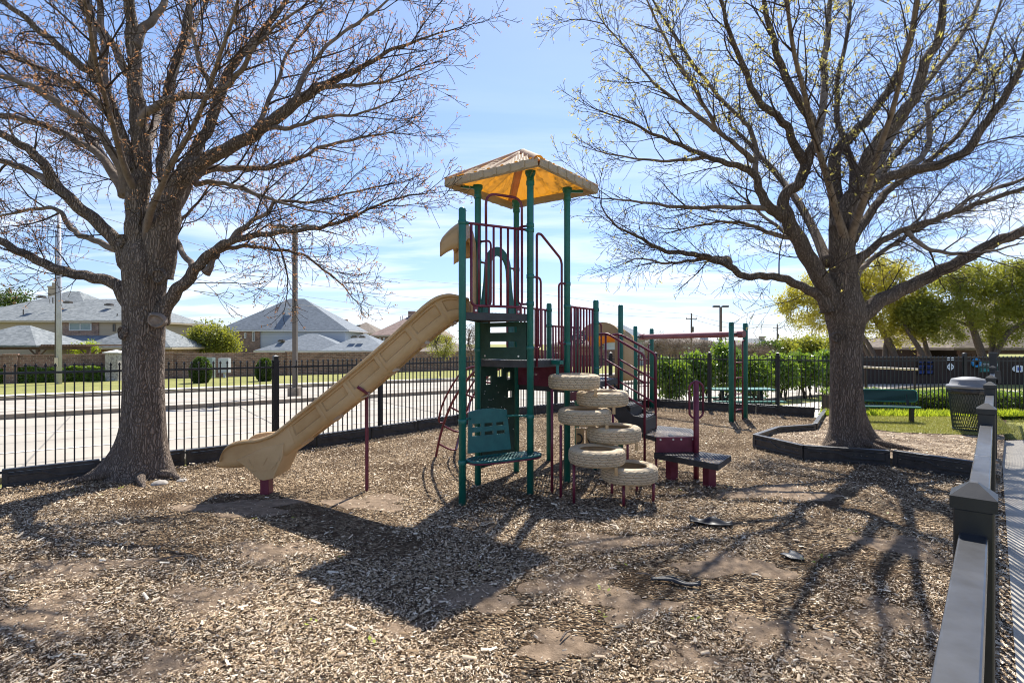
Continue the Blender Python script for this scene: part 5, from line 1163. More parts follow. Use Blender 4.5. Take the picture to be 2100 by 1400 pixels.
# single storey roofs in front of it
b = MB(); k = len(b.v); xa, xb = wx(55, 60), wx(200, 60); b.v += [(xa, 58.2, Zp(709, 58.2)), (xb, 58.2, Zp(709, 58.2)), (xb, Y - .15, Zp(688, Y)), (xa, Y - .15, Zp(688, Y)), (xa, 58.2, Zp(709, 58.2) - .2), (xb, 58.2, Zp(709, 58.2) - .2), (xb, Y - .15, Zp(709, Y) - .2), (xa, Y - .15, Zp(709, Y) - .2)]
b.f += [(0, 1, 2, 3), (4, 7, 6, 5), (0, 4, 5, 1), (1, 5, 6, 2), (3, 7, 4, 0), (2, 6, 7, 3)]; b.build('porch_roof', 'shingle_blue', hA)  # bluer shingles than the main roof paint in the upper eave's shade
b = MB(); hip(b, wx(188, 56), wx(352, 56), 55.5, 61.5, Zp(711, 56), Zp(664, 58.5), 3.9); rr = b.build('porch_roof', 'shingle_grey', hA); b = MB(); eaves(b, wx(188, 56), wx(352, 56), 55.5, 61.5, Zp(711, 56)); b.build('eave', 'trim', rr)
MB().box(((wx(188, 56) + wx(352, 56)) / 2, 58.5, (ZG + Zp(714, 56)) / 2), (wx(352, 56) - wx(188, 56), 5.9, Zp(714, 56) - ZG)).build('wing_wall', 'brick_house', hA)
# pavilion with pyramid roof and pergola
pv = thing('pavilion', 'open garden pavilion with grey pyramid roof and dark timber beams behind the brick wall', 'pavilion', (wx(20, 50), 50, ZG))
b = MB(); hip(b, wx(-75, 50), wx(92, 50), 49, 55, Zp(707.5, 50), Zp(667, 52), 3.6); b.build('roof', 'shingle_grey', pv)
b = MB(); b.beam((wx(-80, 49), 49, Zp(713, 49)), (wx(186, 49), 49, Zp(713, 49)), .14, .34); b.beam((wx(-80, 53), 53, Zp(713, 53)), (wx(186, 53), 53, Zp(713, 53)), .14, .30)
for k in range(15): xx = wx(96 + k * 6.4, 49); b.beam((xx, 48.4, Zp(708, 49)), (xx, 53.4, Zp(708, 49)), .08, .16)
b.build('beam', 'wood', pv)
for px in (-40, 78, 182):
    b = MB(); xx = wx(px, 49); b.box((xx, 49, (ZG + Zp(717, 49)) / 2), (.24, .24, Zp(717, 49) - ZG)); zz_ = Zp(716, 49); b.beam((xx, 49, zz_ - .75), (xx - .75, 49, zz_ + .0), .1, .1); b.beam((xx, 49, zz_ - .75), (xx + .75, 49, zz_), .1, .1); b.build('post', 'wood', pv)

# blue grey roofed house in the middle
Y = 75.0; hB = thing('house', 'two storey house with big blue grey hip roof behind the street light', 'house', (wx(600, Y), Y, ZG))
x0, xm_, x1 = wx(480, Y + 3), wx(534, Y), wx(708, Y); ze = Zp(676, Y); zr = Zp(612.5, Y + 4.5)
b = MB(); b.box(((x0 + x1) / 2, Y + 4.5, (ZG + ze - .2) / 2), (x1 - x0, 9, ze - .2 - ZG)); b.build('wall', 'white_siding', hB)
b = MB(); b.box(((x0 + xm_) / 2 - .0, Y - .08, (ZG + ze - .25) / 2), (xm_ - x0, .3, ze - .25 - ZG)); b.build('brick_front', 'brick_house', hB)
b = MB(); hip(b, x0, x1, Y, Y + 9, ze, zr, 7.8, ov=.5); rf = b.build('roof', 'shingle_blue', hB); b = MB(); eaves(b, x0, x1, Y, Y + 9, ze, ov=.52); b.build('eave', 'white_trim', rf)
b = MB(); cx0 = wx(593, Y + 2); b.box((cx0, Y + 2.2, (Zp(672, Y) + Zp(631, Y)) / 2), (.85, .9, Zp(631, Y) - Zp(672, Y))).box((cx0, Y + 2.2, Zp(630.5, Y)), (1.0, 1.05, .15)).box((cx0, Y + 2.2, Zp(629, Y)), (.35, .35, .3)); b.build('chimney', 'white_siding', hB)
vents(hB, [(wx(512, 77), 77.5, Zp(664, 77), 0), (wx(522, 77), 77.5, Zp(662, 77), 0), (wx(532, 78), 79, Zp(652, 79), 0), (wx(545, 78), 79, Zp(649, 79), 0)])
window(hB, wx(503, Y), wx(507, Y), Zp(694, Y), Zp(682, Y), Y - .24, 1); window(hB, wx(519, Y), wx(524, Y), Zp(700, Y), Zp(680, Y), Y - .24, 1)
b = MB(); hip(b, wx(536, 70), wx(715, 70), 69.5, 75.6, Zp(718, 69.5), Zp(684, 73), 5.5); rr = b.build('porch_roof', 'shingle_blue', hB); b = MB(); eaves(b, wx(536, 70), wx(700, 70), 69.5, 75.0, Zp(718, 69.5)); b.build('eave', 'white_trim', rr)
b = MB(); hip(b, wx(668, 67), wx(792, 67), 66.5, 76, Zp(718.5, 66.5), Zp(684, 71), 4.1); rr = b.build('porch_roof', 'shingle_blue', hB); b = MB(); eaves(b, wx(668, 67), wx(792, 67), 66.5, 75, Zp(718.5, 66.5)); b.build('eave', 'white_trim', rr)
b = MB(); b.box(((wx(536, 70) + wx(670, 70)) / 2, 72.5, (ZG + .7) / 2), (wx(670, 70) - wx(536, 70), 5.8, .7 - ZG)); b.box(((wx(669, 67) + wx(791, 67)) / 2, 70.6, (ZG + .65) / 2), (wx(791, 67) - wx(669, 67), 8, .65 - ZG)); b.build('wing_wall', 'brick_house', hB)
b = MB(); b.box(((wx(700, 66.4) + wx(752, 66.4)) / 2, 66.5, -.2), (wx(752, 66.4) - wx(700, 66.4), .12, 1.5)); gdr = b.build('garage_door', 'white_trim', hB)
vents(hB, [(wx(580, 71), 70.6, Zp(699, 70.6), 1), (wx(725, 68), 68.3, Zp(691, 68.3), 1), (wx(741, 68), 68.3, Zp(691, 68.3), 1)])
def simple_house(label, px0, px1, Y, pe, pr, roof_m, wall_m, depth=11, inset=4.5, chim=None, wins=(), dirx=True, trim='trim', zg=ZG, ventl=()):
    h = thing('house', label, 'house', (wx((px0 + px1) / 2, Y), Y, zg)); x0, x1 = wx(px0, Y), wx(px1, Y); ze = Zp(pe, Y); zr = Zp(pr, Y + depth / 2)
    MB().box(((x0 + x1) / 2, Y + depth / 2, (zg + ze - .2) / 2), (x1 - x0, depth, ze - .2 - zg)).build('wall', wall_m, h)
    b = MB(); hip(b, x0, x1, Y, Y + depth, ze, zr, min(inset, (x1 - x0) / 2 + .3), dirx=dirx); r = b.build('roof', roof_m, h); b = MB(); eaves(b, x0, x1, Y, Y + depth, ze); b.build('eave', trim, r)
    if chim: b = MB(); c, pt = chim; b.box((wx(c, Y + depth * .45), Y + depth * .45, (ze + Zp(pt, Y + depth * .45)) / 2), (1.1, 1.0, Zp(pt, Y + depth * .45) - ze)); b.build('chimney', wall_m, r)
    for w_ in wins: window(h, wx(w_[0], Y), wx(w_[1], Y), Zp(w_[3], Y), Zp(w_[2], Y), Y - .02, 1)
    if ventl: vents(h, [(wx(a, Y + 2), Y + 2.0, Zp(b_, Y + 2), k) for a, b_, k in ventl])
    return h
simple_house('small tan roofed house just right of the left tree trunk', 345, 398, 80, 711, 680, 'shingle_brown', 'siding', inset=3.2, chim=(355, 679))
simple_house('brown roofed house partly hidden behind the blue grey roofed house', 700, 770, 105, 683, 661, 'shingle_brown', 'brick_house', inset=4.2, ventl=((715, 671, 0), (735, 668, 1)), chim=(707, 655))
simple_house('brick house with pinkish brown roof rising behind the slide', 766, 905, 82, 687, 643, 'shingle_rose', 'brick_house', depth=14, inset=7.0, chim=(845, 638), wins=((778, 781, 692, 702), (786, 790, 692, 702), (812, 820, 695, 705)), ventl=((822, 655, 0), (826, 654, 0)))
simple_house('low brown roofed house right of the slide above the brick wall', 850, 972, 66, 722, 700, 'shingle_brown', 'brick_house', depth=10, inset=4.5)
simple_house('white sided grey roofed house behind the stair posts', 1262, 1322, 62, 693, 665, 'shingle_blue', 'white_siding', depth=10, inset=2.2, zg=-.8, wins=((1300, 1308, 698, 708),))
simple_house('brick house at the street end behind the stairs', 1140, 1300, 70, 707, 690, 'shingle_brown', 'brick_house', depth=10, inset=4.0, zg=-.9, wins=((1236, 1262, 712, 730),))
simple_house('pale cream house with white walls behind the first wooden pole', 1352, 1474, 95, 703, 689, 'shingle_brown', 'white_siding', depth=11, inset=5.2, chim=(1444, 686), zg=-.8, trim='white_trim')
simple_house('small house with tan pyramid roof left of the track ride posts', 1494, 1556, 120, 707, 697, 'shingle_brown', 'brick_house', depth=9, inset=3.3, zg=-.8)
simple_house('grey gabled house behind the back fence beside the second wooden pole', 1530, 1606, 135, 712, 694, 'shingle_grey', 'siding', depth=12, inset=3.8, chim=(1562, 689), zg=-.8)

# brick boundary wall with piers, hedge strip, stone pier
wl = thing('brick_wall', 'long brown brick boundary wall along the far side of the street', 'wall', tuple(sq(0, 44.2))); b = MB(); cp_ = MB()
for k in range(-14, 16):
    a, c = sq(k * 4.0 - 6, 44.3), sq(k * 4.0 - 2, 44.3); zt0 = -.66; top = 1.08
    b.beam((a.x, a.y, (-.95 + top) / 2), (c.x, c.y, (-.95 + top) / 2), .22, top + .95); cp_.beam((a.x, a.y, top + .03), (c.x, c.y, top + .03), .28, .07)
b.build('brick_course', 'brick_wall', wl); cp_.build('coping', 'brick_wall', wl)
for k in range(-13, 16, 1):
    if k % 2: continue
    a = sq(k * 4.0 - 6, 44.22); m = MB(); rot = Matrix.Rotation(math.atan2(.57, .82), 3, 'Z'); m.box((a.x, a.y, .08), (.62, .5, 2.1), rot).box((a.x, a.y, 1.17), (.7, .58, .09), rot); m.build('pier', 'brick_wall', wl)
p = GO(238, 783); pier = thing('stone_pillar', 'pale stone entrance pillar with white cap at the end of the long hedge', 'pillar', tuple(p)); hh = Zp(724, p.y)
MB().box((p.x, p.y, (p.z + hh) / 2), (.82, .82, hh - p.z)).build('shaft', 'stone', pier); m = MB(); k = 0
m.box((p.x, p.y, hh + .04), (1.02, 1.02, .08)); m.v += [(p.x - .46, p.y - .46, hh + .08), (p.x + .46, p.y - .46, hh + .08), (p.x + .46, p.y + .46, hh + .08), (p.x - .46, p.y + .46, hh + .08), (p.x, p.y, hh + .22)]; m.f += [(8, 9, 12), (9, 10, 12), (10, 11, 12), (11, 8, 12)]; m.build('cap', 'white_trim', pier)
# utility cabinets
p = GO(446, 777); cb_ = thing('utility_cabinet', 'pale blue grey utility cabinets between the two clipped shrubs', 'cabinet', tuple(p)); 
MB().box((p.x - .55, p.y, p.z + .75), (.6, .4, 1.5)).build('cabinet_box', 'shade_cloth', cb_); MB().box((p.x + .5, p.y, p.z + .95), (.7, .35, 1.0)).box((p.x + .5, p.y, p.z + .25), (.12, .12, .5)).build('meter_box', 'white_siding', cb_)

# ------------------------------------------------------------------ foliage
def rand_ell(g, n, c, r, shell=.55):
    d = g.normal(size=(n, 3)); d /= np.linalg.norm(d, axis=1)[:, None]; rad = (shell ** 3 + (1 - shell ** 3) * g.random(n)) ** (1 / 3); return np.array(c) + d * rad[:, None] * np.array(r)
def leaves(g, centers, per, spread, size, asp=.5, up=0.0):
    n = len(centers) * per; c = np.repeat(centers, per, 0) + g.normal(size=(n, 3)) * spread
    a = g.normal(size=(n, 3)); a[:, 2] += up; a /= np.linalg.norm(a, axis=1)[:, None]; b = np.cross(a, g.normal(size=(n, 3))); b /= np.linalg.norm(b, axis=1)[:, None]
    s = (size * (.55 + .9 * g.random(n)))[:, None]; return np.stack([c - a * s, c - b * s * asp, c + a * s, c + b * s * asp], 1)
def leafy(name, label, cat, ells, Y, m_, seed, clumps, per, spread, size, trunk=None, group=None, dyr=.8, base=None, asp=.5, shell=.5, stems=None, up=0, kindname='crown'):
    g = np.random.default_rng(seed); tot = sum(e[2] * e[3] for e in ells); cs = []
    base = base or (ells[0][0], None); b0 = Vector((wx(base[0], Y), Y, zt(wx(base[0], Y), Y)))
    t = thing(name, label, cat, tuple(b0), group)
    for e in ells:
        dy = e[4] if len(e) > 4 else 0; yy_ = Y + dy; n = max(3, int(clumps * e[2] * e[3] / tot)); c = At(e[0], e[1], yy_); rx, rz = e[2] * yy_ / F, e[3] * yy_ / F
        cs.append(rand_ell(g, n, tuple(c), (rx, (rx + rz) / 2 * dyr, rz), shell))
    cs = np.concatenate(cs); V = leaves(g, cs, per, spread, size, asp, up); zmin = b0.z + .02; V[:, :, 2] = np.maximum(V[:, :, 2], zmin)
    quads(kindname, V, m_, t)
    tk = MB(); rr = random.Random(seed)
    for st in (trunk or []):
        pts = spline([At(px, py, Y + (dy or 0)) for px, py, w_, dy in st], 5); rads = [v.x for v in spline([(w_ / 2 * Y / F, 0, 0) for px, py, w_, dy in st], 5)]; tk.tube(pts, rads, 8)
    # fine branches into the clumps
    if trunk:
        ends = [At(st[-1][0], st[-1][1], Y + st[-1][3]) for st in trunk] + [At(st[len(st) // 2][0], st[len(st) // 2][1], Y + st[len(st) // 2][3]) for st in trunk]
        for k in range(min(len(cs), 150)):
            c = Vector(cs[rr.randrange(len(cs))]); e = min(ends, key=lambda q: (q - c).length); md = lerp(e, c, .5) + Vector((rr.gauss(0, .1), rr.gauss(0, .1), .12)) * (c - e).length * .5; w0 = .012 + .010 * (c - e).length; tk.tube(spline([e, md, c], 4), [w0 * (1 - .8 * i / 8) for i in range(9)], 4, cap=False)
        tk.build('trunk', 'bark_brown' if name != 'bare_bush' else 'bare_bush', t, smooth=True, fix=False)
    elif stems:
        for k in range(stems):
            x = b0.x + rr.uniform(-.25, .25); y = b0.y + rr.uniform(-.25, .25); c = Vector(cs[rr.randrange(len(cs))]); tk.tube(spline([(x, y, b0.z - .05), (lerp(Vector((x, y, b0.z)), c, .45) + Vector((0, 0, .15))), c], 4), [.03 * (1 - .08 * i) for i in range(9)], 5)
        tk.build('stem', 'twig', t, smooth=True, fix=False)
    return t
leafy('evergreen_tree', 'dark feathery evergreen tree above the roof at the left edge', 'tree', [(-20, 625, 32, 30), (16, 612, 13, 24), (50, 615, 12, 20), (32, 628, 26, 16)], 82, 'leaf_dark', 31, 110, 40, .55, .16, trunk=[[(20, 700, 8, 0), (22, 650, 6, 0), (24, 615, 3, 0)]], base=(20, 0))
leafy('oak_tree', 'rounded yellow green oak behind the wall between two houses', 'tree', [(405, 700, 26, 22), (432, 688, 34, 22), (462, 702, 26, 24), (440, 712, 40, 12)], 62, 'leaf_mid', 32, 260, 36, .42, .13, trunk=[[(425, 745, 9, 0), (425, 722, 7, 0), (415, 705, 4, 0)], [(426, 722, 6, 0), (440, 705, 4, .5)]], base=(425, 0))
leafy('shrub', 'lime yellow shrub beside the pergola above the brick wall', 'shrub', [(185, 714, 16, 9), (160, 717, 9, 6)], 50, 'leaf_lime', 33, 50, 30, .22, .08, base=(180, 0), stems=5)
gT = 'clipped egg shaped shrubs on the far lawn'
def topiary(px, pt, pb, label, seed):
    p = GO(px, pb); h = Zp(pt, p.y) - p.z; r = h * .37; g = np.random.default_rng(seed); t = thing('clipped_shrub', label, 'shrub', tuple(p), gT); n = 9000
    u = g.random(n); zq = u * h; rad = r * np.sin(np.clip(.28 + u * (math.pi - .40), 0, math.pi)) ** .6 * (.82 + .2 * g.random(n)); a = g.random(n) * 6.283; cs = np.stack([p.x + rad * np.cos(a), p.y + rad * np.sin(a), p.z + .05 + zq * .97], 1)
    quads('foliage', leaves(g, cs, 2, .025, .045), 'leaf_dark', t); MB().tube([p, p + Vector((0, 0, h * .6))], .06, 6).build('stem', 'twig', t)
topiary(412, 733, 788, 'larger clipped egg shaped shrub left of the utility cabinets', 41); topiary(543, 736, 784, 'smaller clipped egg shaped shrub just left of the fence post', 42)
def hedge(label, pts, h, w_, m_, seed, n, size, name='hedge', zb=None, top_m=None):
    g = np.random.default_rng(seed); P = [Vector(p) for p in pts]; t = thing(name, label, 'hedge', tuple(P[0])); L = [0]
    for i in range(len(P) - 1): L.append(L[-1] + (P[i + 1] - P[i]).length)
    s = g.random(n) * L[-1]; V = []; i = np.searchsorted(L, s) - 1; i = np.clip(i, 0, len(P) - 2); A = np.array([tuple(p) for p in P]); f = ((s - np.array(L)[i]) / np.diff(L)[i])[:, None]; c = A[i] + (A[i + 1] - A[i]) * f; d = A[i + 1] - A[i]; d /= np.linalg.norm(d, axis=1)[:, None]; nn = np.stack([-d[:, 1], d[:, 0], 0 * d[:, 0]], 1)
    face = g.random(n); side = np.where(face < .36, -1.0, np.where(face < .55, 1.0, (g.random(n) * 2 - 1))); hz_ = np.where(face < .55, g.random(n), .9 + .12 * g.random(n)); wob = .06 * np.sin(s * 5) + .05 * np.sin(s * 11 + 1)
    hh_ = h * (1 + .05 * np.sin(s * 2.3) + .04 * np.sin(s * 6.1)); c = c + nn * (side * (w_ / 2 + wob * .6) * (.85 + .18 * g.random(n)))[:, None]; c[:, 2] += hz_ * hh_
    quads('foliage', leaves(g, c, 1, .02, size), m_, t)
    b = MB(); 
    for a_, b_ in zip(P[:-1], P[1:]): b.beam(a_ + Vector((0, 0, h * .45)), b_ + Vector((0, 0, h * .45)), w_ * .72, h * .78)
    b.build('inner_branches', 'twig', t); return t
hedge('long low clipped hedge in front of the brick wall at the left', [GO(-260, 800), GO(0, 789), GO(222, 783)], 1.0, .9, 'leaf_gloss', 51, 26000, .055)
hy = 14.15; hedge('clipped green hedge with sunlit top behind the bench and the back fence', [Vector((8.4, hy + .35, -.25)), Vector((12, hy + .1, -.25)), Vector((22, hy - .2, -.25))], .80, 1.0, 'leaf_gloss', 52, 60000, .028)
# glossy shrubs behind the back fence: one thing each
gS = 'glossy green shrubs behind the back fence'
sh = [(1378, 772, 34, 36, 17.5, 'leftmost glossy shrub beside the stair rails'), (1432, 762, 36, 42, 18.3, 'glossy green shrub below the first wooden pole'), (1490, 755, 30, 52, 18.6, 'tallest glossy shrub behind the track ride posts'), (1545, 768, 36, 38, 19.2, 'glossy shrub right of the track ride posts'), (1600, 760, 34, 34, 20.0, 'glossy shrub below the second wooden pole'), (1650, 757, 36, 34, 20.8, 'glossy shrub left of the right tree trunk'), (1700, 752, 34, 34, 21.5, 'rightmost glossy shrub beside the right tree trunk')]
for i, (px, py, rx, rz, Yq, lab) in enumerate(sh):
    leafy('glossy_shrub', lab + (' behind the fence' if 'fence' not in lab else ''), 'shrub', [(px, py + 6, rx * 1.0, rz), (px - 12, py - rz * .45, rx * .5, rz * .55), (px + 14, py - rz * .3, rx * .5, rz * .55)], Yq, 'leaf_gloss', 60 + i, 420, 13, .085, .055, stems=7, group=gS, base=(px, 0), up=.5, kindname='foliage')
for i, (px, py, rx, rz, Yq, lab) in enumerate([(1385, 712, 42, 20, 60, 'bare brown bush in front of the pale cream house'), (1440, 713, 26, 16, 70, 'bare brown bush right of the first wooden pole'), (1345, 712, 26, 22, 58, 'bare brown bush behind the handrails'), (1545, 722, 50, 14, 62, 'low brown bush in front of the small tan roofed house')]):
    leafy('bare_bush', lab, 'bush', [(px, py, rx, rz)], Yq, 'bare_bush', 80 + i, 160, 26, .35, .13, asp=.12, trunk=[[(px, py + rz + 6, 3, 0), (px, py, 2, 0)]], base=(px, 0), up=1.0)
for i, (px, py, rx, rz, Yq, lab) in enumerate([(905, 706, 30, 26, 36, 'thin leafed young tree behind the slide in front of the wall'), (972, 700, 28, 34, 38, 'bare young tree behind the tower in front of the wall')]):
    leafy('young_tree', lab, 'tree', [(px, py, rx, rz), (px + 8, py + 10, rx * .7, rz * .6)], Yq, 'bare_bush' if i else 'leaf_mid', 90 + i, 130, 22, .16, .06, asp=.25, trunk=[[(px - 2, 771, 4, 0), (px - 3, 740, 3.4, 0), (px - 12, py, 2, 0)], [(px - 2, 760, 3, 0), (px + 4, 735, 2.6, 0), (px + 12, py, 1.6, .3)]], base=(px, 0), up=.5)
for i, (px, py, rx, rz, Yq, lab, mm_) in enumerate([(1620, 712, 40, 12, 110, 'low far tree left of the drooping oak', 'leaf_mid'), (1672, 712, 40, 14, 90, 'brownish far tree under the drooping oak', 'leaf_mid'), (1735, 708, 34, 16, 80, 'far tree beside the right tree trunk', 'leaf_mid'), (1575, 718, 22, 10, 100, 'far round tree behind the second wooden pole', 'leaf_dark'), (1215, 715, 40, 12, 90, 'far tree behind the rail panel', 'leaf_mid')]):
    leafy('distant_tree', lab, 'tree', [(px, py, rx, rz)], Yq, mm_, 100 + i, 120, 30, .6, .22, base=(px, 0), stems=3)
leafy('live_oak', 'feathery yellow green live oak behind the right tree trunk with drooping left side', 'tree', [(1655, 625, 52, 52), (1622, 618, 28, 34), (1700, 590, 50, 48), (1790, 560, 62, 42), (1845, 590, 58, 50), (1780, 625, 70, 40), (1855, 650, 42, 36), (1690, 660, 34, 26), (1740, 590, 50, 50, 1.5), (1790, 672, 55, 26), (1850, 690, 38, 22), (1885, 655, 30, 40)], 33, 'leaf_yellow', 111, 800, 62, .17, .072, trunk=[[(1838, 745, 16, 0), (1822, 700, 13, 0), (1795, 655, 9, 0), (1770, 610, 6, 0)], [(1815, 745, 11, 0), (1818, 700, 9, .3), (1835, 650, 7, .5), (1850, 600, 4, .6)], [(1800, 745, 10, -.3), (1780, 705, 8, -.4), (1745, 660, 6, -.5), (1700, 630, 4, -.4), (1655, 620, 3, -.2)], [(1790, 745, 9, .4), (1768, 700, 7, .8), (1760, 650, 5, 1.2)]], base=(1820, 0), asp=.35)
leafy('live_oak', 'darker spreading live oak over the brown pavilion at the right edge', 'tree', [(1935, 610, 55, 45), (1990, 580, 62, 42), (2060, 590, 62, 52), (2120, 620, 60, 55), (1965, 650, 60, 30), (2050, 655, 60, 32), (1900, 640, 34, 34), (2110, 560, 60, 30), (1940, 684, 36, 20), (2055, 690, 40, 18)], 32.1, 'leaf_mid', 112, 900, 58, .165, .070, trunk=[[(2020, 745, 15, 0), (2006, 705, 14, 0), (1990, 660, 10, 0), (1965, 610, 6, 0)], [(2034, 745, 12, 0), (2036, 700, 10, .2), (2045, 650, 7, .4), (2060, 600, 4, .5)], [(2040, 730, 11, -.2), (2070, 680, 9, -.3), (2120, 650, 7, -.3), (2160, 630, 4, -.3)], [(1995, 670, 8, .3), (1950, 655, 5, .5), (1900, 650, 3, .6)]], base=(2025, 0), asp=.4)
leafy('live_oak', 'leaning multi trunk oak in front of the club house roof', 'tree', [(1890, 665, 26, 20), (1870, 640, 30, 26)], 32.4, 'leaf_mid', 113, 170, 50, .22, .07, trunk=[[(1905, 760, 13, 0), (1885, 715, 10, 0), (1862, 680, 7, 0), (1850, 650, 4, 0)], [(1915, 755, 12, .2), (1900, 715, 9, .3), (1893, 680, 6, .3), (1895, 655, 3, .3)]], base=(1905, 0))

# ------------------------------------------------------------------ club house side
ZC = -.7
cl_ = thing('club_house', 'brown club house with tan shingle roof behind the oaks on the right', 'building', (wx(1930, 40), 40, ZC))
b = MB(); hip(b, wx(1886, 40), wx(2020, 40), 40, 48, Zp(708, 40), Zp(676, 44), 3.0); b.build('roof', 'shingle_brown', cl_)
MB().box((wx(1893, 41), 44, (ZC + 1.5) / 2), (.8, 7, 1.5 - ZC)).box((wx(1950, 44), 46, (ZC + 1.5) / 2), (5.5, 3, 1.5 - ZC)).build('wall', 'brown_wall', cl_)
MB().box((wx(1895, 39.6), 39.9, .4), (.35, .35, 2.2)).build('column', 'brick_house', cl_)
MB().box((wx(1912, 44), 44, 3.1), (2.6, 1.0, 1.2)).build('chimney', 'brown_wall', cl_)
pa = thing('pavilion', 'brown timber pavilion with wide tan roof at the right edge', 'pavilion', (wx(2050, 35), 35, ZC))
b = MB(); hip(b, wx(1958, 35), wx(2330, 35), 35, 44, Zp(713, 35), Zp(610, 38), 5.0, ov=.3); b.build('roof', 'shingle_brown', pa)
b = MB(); b.beam((wx(1966, 35), 35, Zp(721, 35)), (wx(2300, 35), 35, Zp(721, 35)), .2, .32); b.beam((wx(1966, 35), 35, Zp(721, 35)), (wx(1985, 42), 42, Zp(721, 35)), .2, .32); b.build('beam', 'wood', pa)
for px in (1972, 1994, 2110):
    b = MB(); xx = wx(px, 35); b.box((xx, 35, (ZC + Zp(724, 35)) / 2), (.26, .26, Zp(724, 35) - ZC)); b.beam((xx, 35, Zp(740, 35)), (xx + .6, 35, Zp(725, 35)), .1, .12); b.build('post', 'wood', pa)
wv = thing('board_wall', 'dark brown board wall with signs behind the hedge on the right', 'wall', (wx(1765, 30.5), 30.5, -.5)); wy = 30.5
b = MB(); xx = wx(1700, wy)
while xx < wx(2350, wy): b.box((xx + .07, wy + random.uniform(-.006, .006), .15), (.138, .05, 1.75 + random.uniform(-.012, .012))); xx += .142
b.build('board', 'brown_wall', wv); MB().box((wx(2020, wy), wy - .01, 1.05), (wx(2350, wy) - wx(1700, wy), .10, .06)).build('cap_rail', 'lamp_pole', wv)
hr = thing('pipe_rail', 'long cream pipe rail running behind the shrubs to the blue and white sign', 'rail', (wx(1700, 24), 24, 0))
b = MB(); rp0, rp1 = At(1495, 741, 26), At(1885, 757.5, 22); b.tube([rp0, rp1], .045, 8); b.build('pipe', 'cream', hr)
for u in (.02, .25, .5, .75, .98): p = lerp(rp0, rp1, u); MB().tube([(p.x, p.y, zt(p.x, p.y) - .05), tuple(p - Vector((0, 0, .03)))], .04, 8).build('post', 'brown_wall', hr)
tag(MB().box((wx(2030, 22), 24, -.34), (10, .9, .12)).build('pool_kerb', 'path'), kind='structure', label='pale concrete edge in front of the board wall')
# signs
def textmesh(body, size, loc, name, m_, parent, ext=.004, align='CENTER'):
    cu = bpy.data.curves.new('t', 'FONT'); cu.body = body; cu.size = size; cu.extrude = ext; cu.align_x = align; cu.align_y = 'CENTER'; tmp = bpy.data.objects.new('t', cu); C.objects.link(tmp)
    dg = bpy.context.evaluated_depsgraph_get(); me = bpy.data.meshes.new_from_object(tmp.evaluated_get(dg)); bpy.data.objects.remove(tmp); bpy.data.curves.remove(cu)
    V_ = [(v.co.x + loc[0], loc[1] - v.co.z, v.co.y + loc[2]) for v in me.vertices]; F2 = [tuple(p.vertices) for p in me.polygons]; bpy.data.meshes.remove(me); return link_mesh(name, V_, F2, m_, parent, fix=False)
ys = wy - .09
def sign(label, px, py, w_, h, m_, name='sign', cat='sign'):
    c = At(px, py, ys); t = thing(name, label, cat, (c.x, ys, c.z)); MB().box((c.x, ys, c.z), (w_, .03, h)).build('panel', m_, t, bevel=.008); return t, c
t, c = sign('teal lifeguard warning sign with white lettering on the board wall', 2027, 752, 1.05, .62, 'dark_green'); textmesh('NO LIFEGUARD ON DUTY\nSWIM AT YOUR OWN RISK', .085, (c.x, ys - .02, c.z + .12), 'lettering', 'sign_white', t)
b = MB(); [b.box((c.x - .15, ys - .02, c.z - .10 - .07 * k), (.6 - .1 * (k % 2), .01, .035)) for k in range(3)]; b.build('small_print', 'sign_teal', t)
c = At(1898, 752, ys); t = thing('rules_sign', 'blue and white sign made of rows of rounded plates on the board wall', 'sign', tuple(c))
for r_ in range(3):
    for q in range(2):
        cx_, cz_ = c.x + (q - .5) * .46, c.z + (1 - r_) * .30; b = MB(); pts = [Vector((cx_ + math.copysign(min(abs(math.cos(a)) * 1.5, 1), math.cos(a)) * .21, ys, cz_ + math.sin(a) * .135)) for a in np.linspace(0, 2 * math.pi, 25)[:-1]]; b.plate(pts, .02); pn = b.build('plate', 'sign_white', t)
        b = MB(); b.box((cx_, ys - .014, cz_ + .045), (.30, .008, .05)).box((cx_, ys - .014, cz_ - .045), (.26, .008, .035)); b.build('blue_band', 'sign_blue', pn)
c = At(1949, 752, ys); t = thing('diamond_sign', 'small white diamond sign under two white labels on the board wall', 'sign', tuple(c)); b = MB(); b.plate([c + Vector((-.24, 0, 0)), c + Vector((0, 0, -.24)), c + Vector((.24, 0, 0)), c + Vector((0, 0, .24))], .02); b.build('diamond', 'sign_white', t)
b = MB(); b.box(c + Vector((0, 0, .36)), (.40, .02, .10)).box(c + Vector((0, 0, .50)), (.40, .02, .08)); b.build('label_plate', 'sign_white', t); b = MB(); b.box(c + Vector((0, -.015, 0)), (.02, .01, .46)).box(c + Vector((-.10, -.015, 0)), (.05, .01, .06)).box(c + Vector((.10, -.015, 0)), (.05, .01, .06)); b.build('mark', 'black', t)
c = At(2002, 744, ys - .04); b = MB(); b.tube([c + Vector((math.cos(a) * .20, 0, math.sin(a) * .20)) for a in np.linspace(0, 2 * math.pi, 25)] + [c + Vector((.20 * math.cos(.26), 0, .2 * math.sin(.26)))], .07, 8, cap=False); tag(b.build('life_ring', 'ring_blue', smooth=True), 'blue life ring hanging on the board wall left of the teal sign', 'life ring')
c = At(2089, 756, ys); t = thing('oval_sign', 'white oval sign with blue middle at the right edge of the board wall', 'sign', tuple(c)); b = MB(); b.plate([c + Vector((math.cos(a) * .36, 0, math.sin(a) * .20)) for a in np.linspace(0, 2 * math.pi, 29)[:-1]], .02); b.build('plate', 'sign_white', t); b = MB(); b.box(c + Vector((.02, -.015, 0)), (.18, .01, .20)); b.build('emblem', 'sign_blue', t)

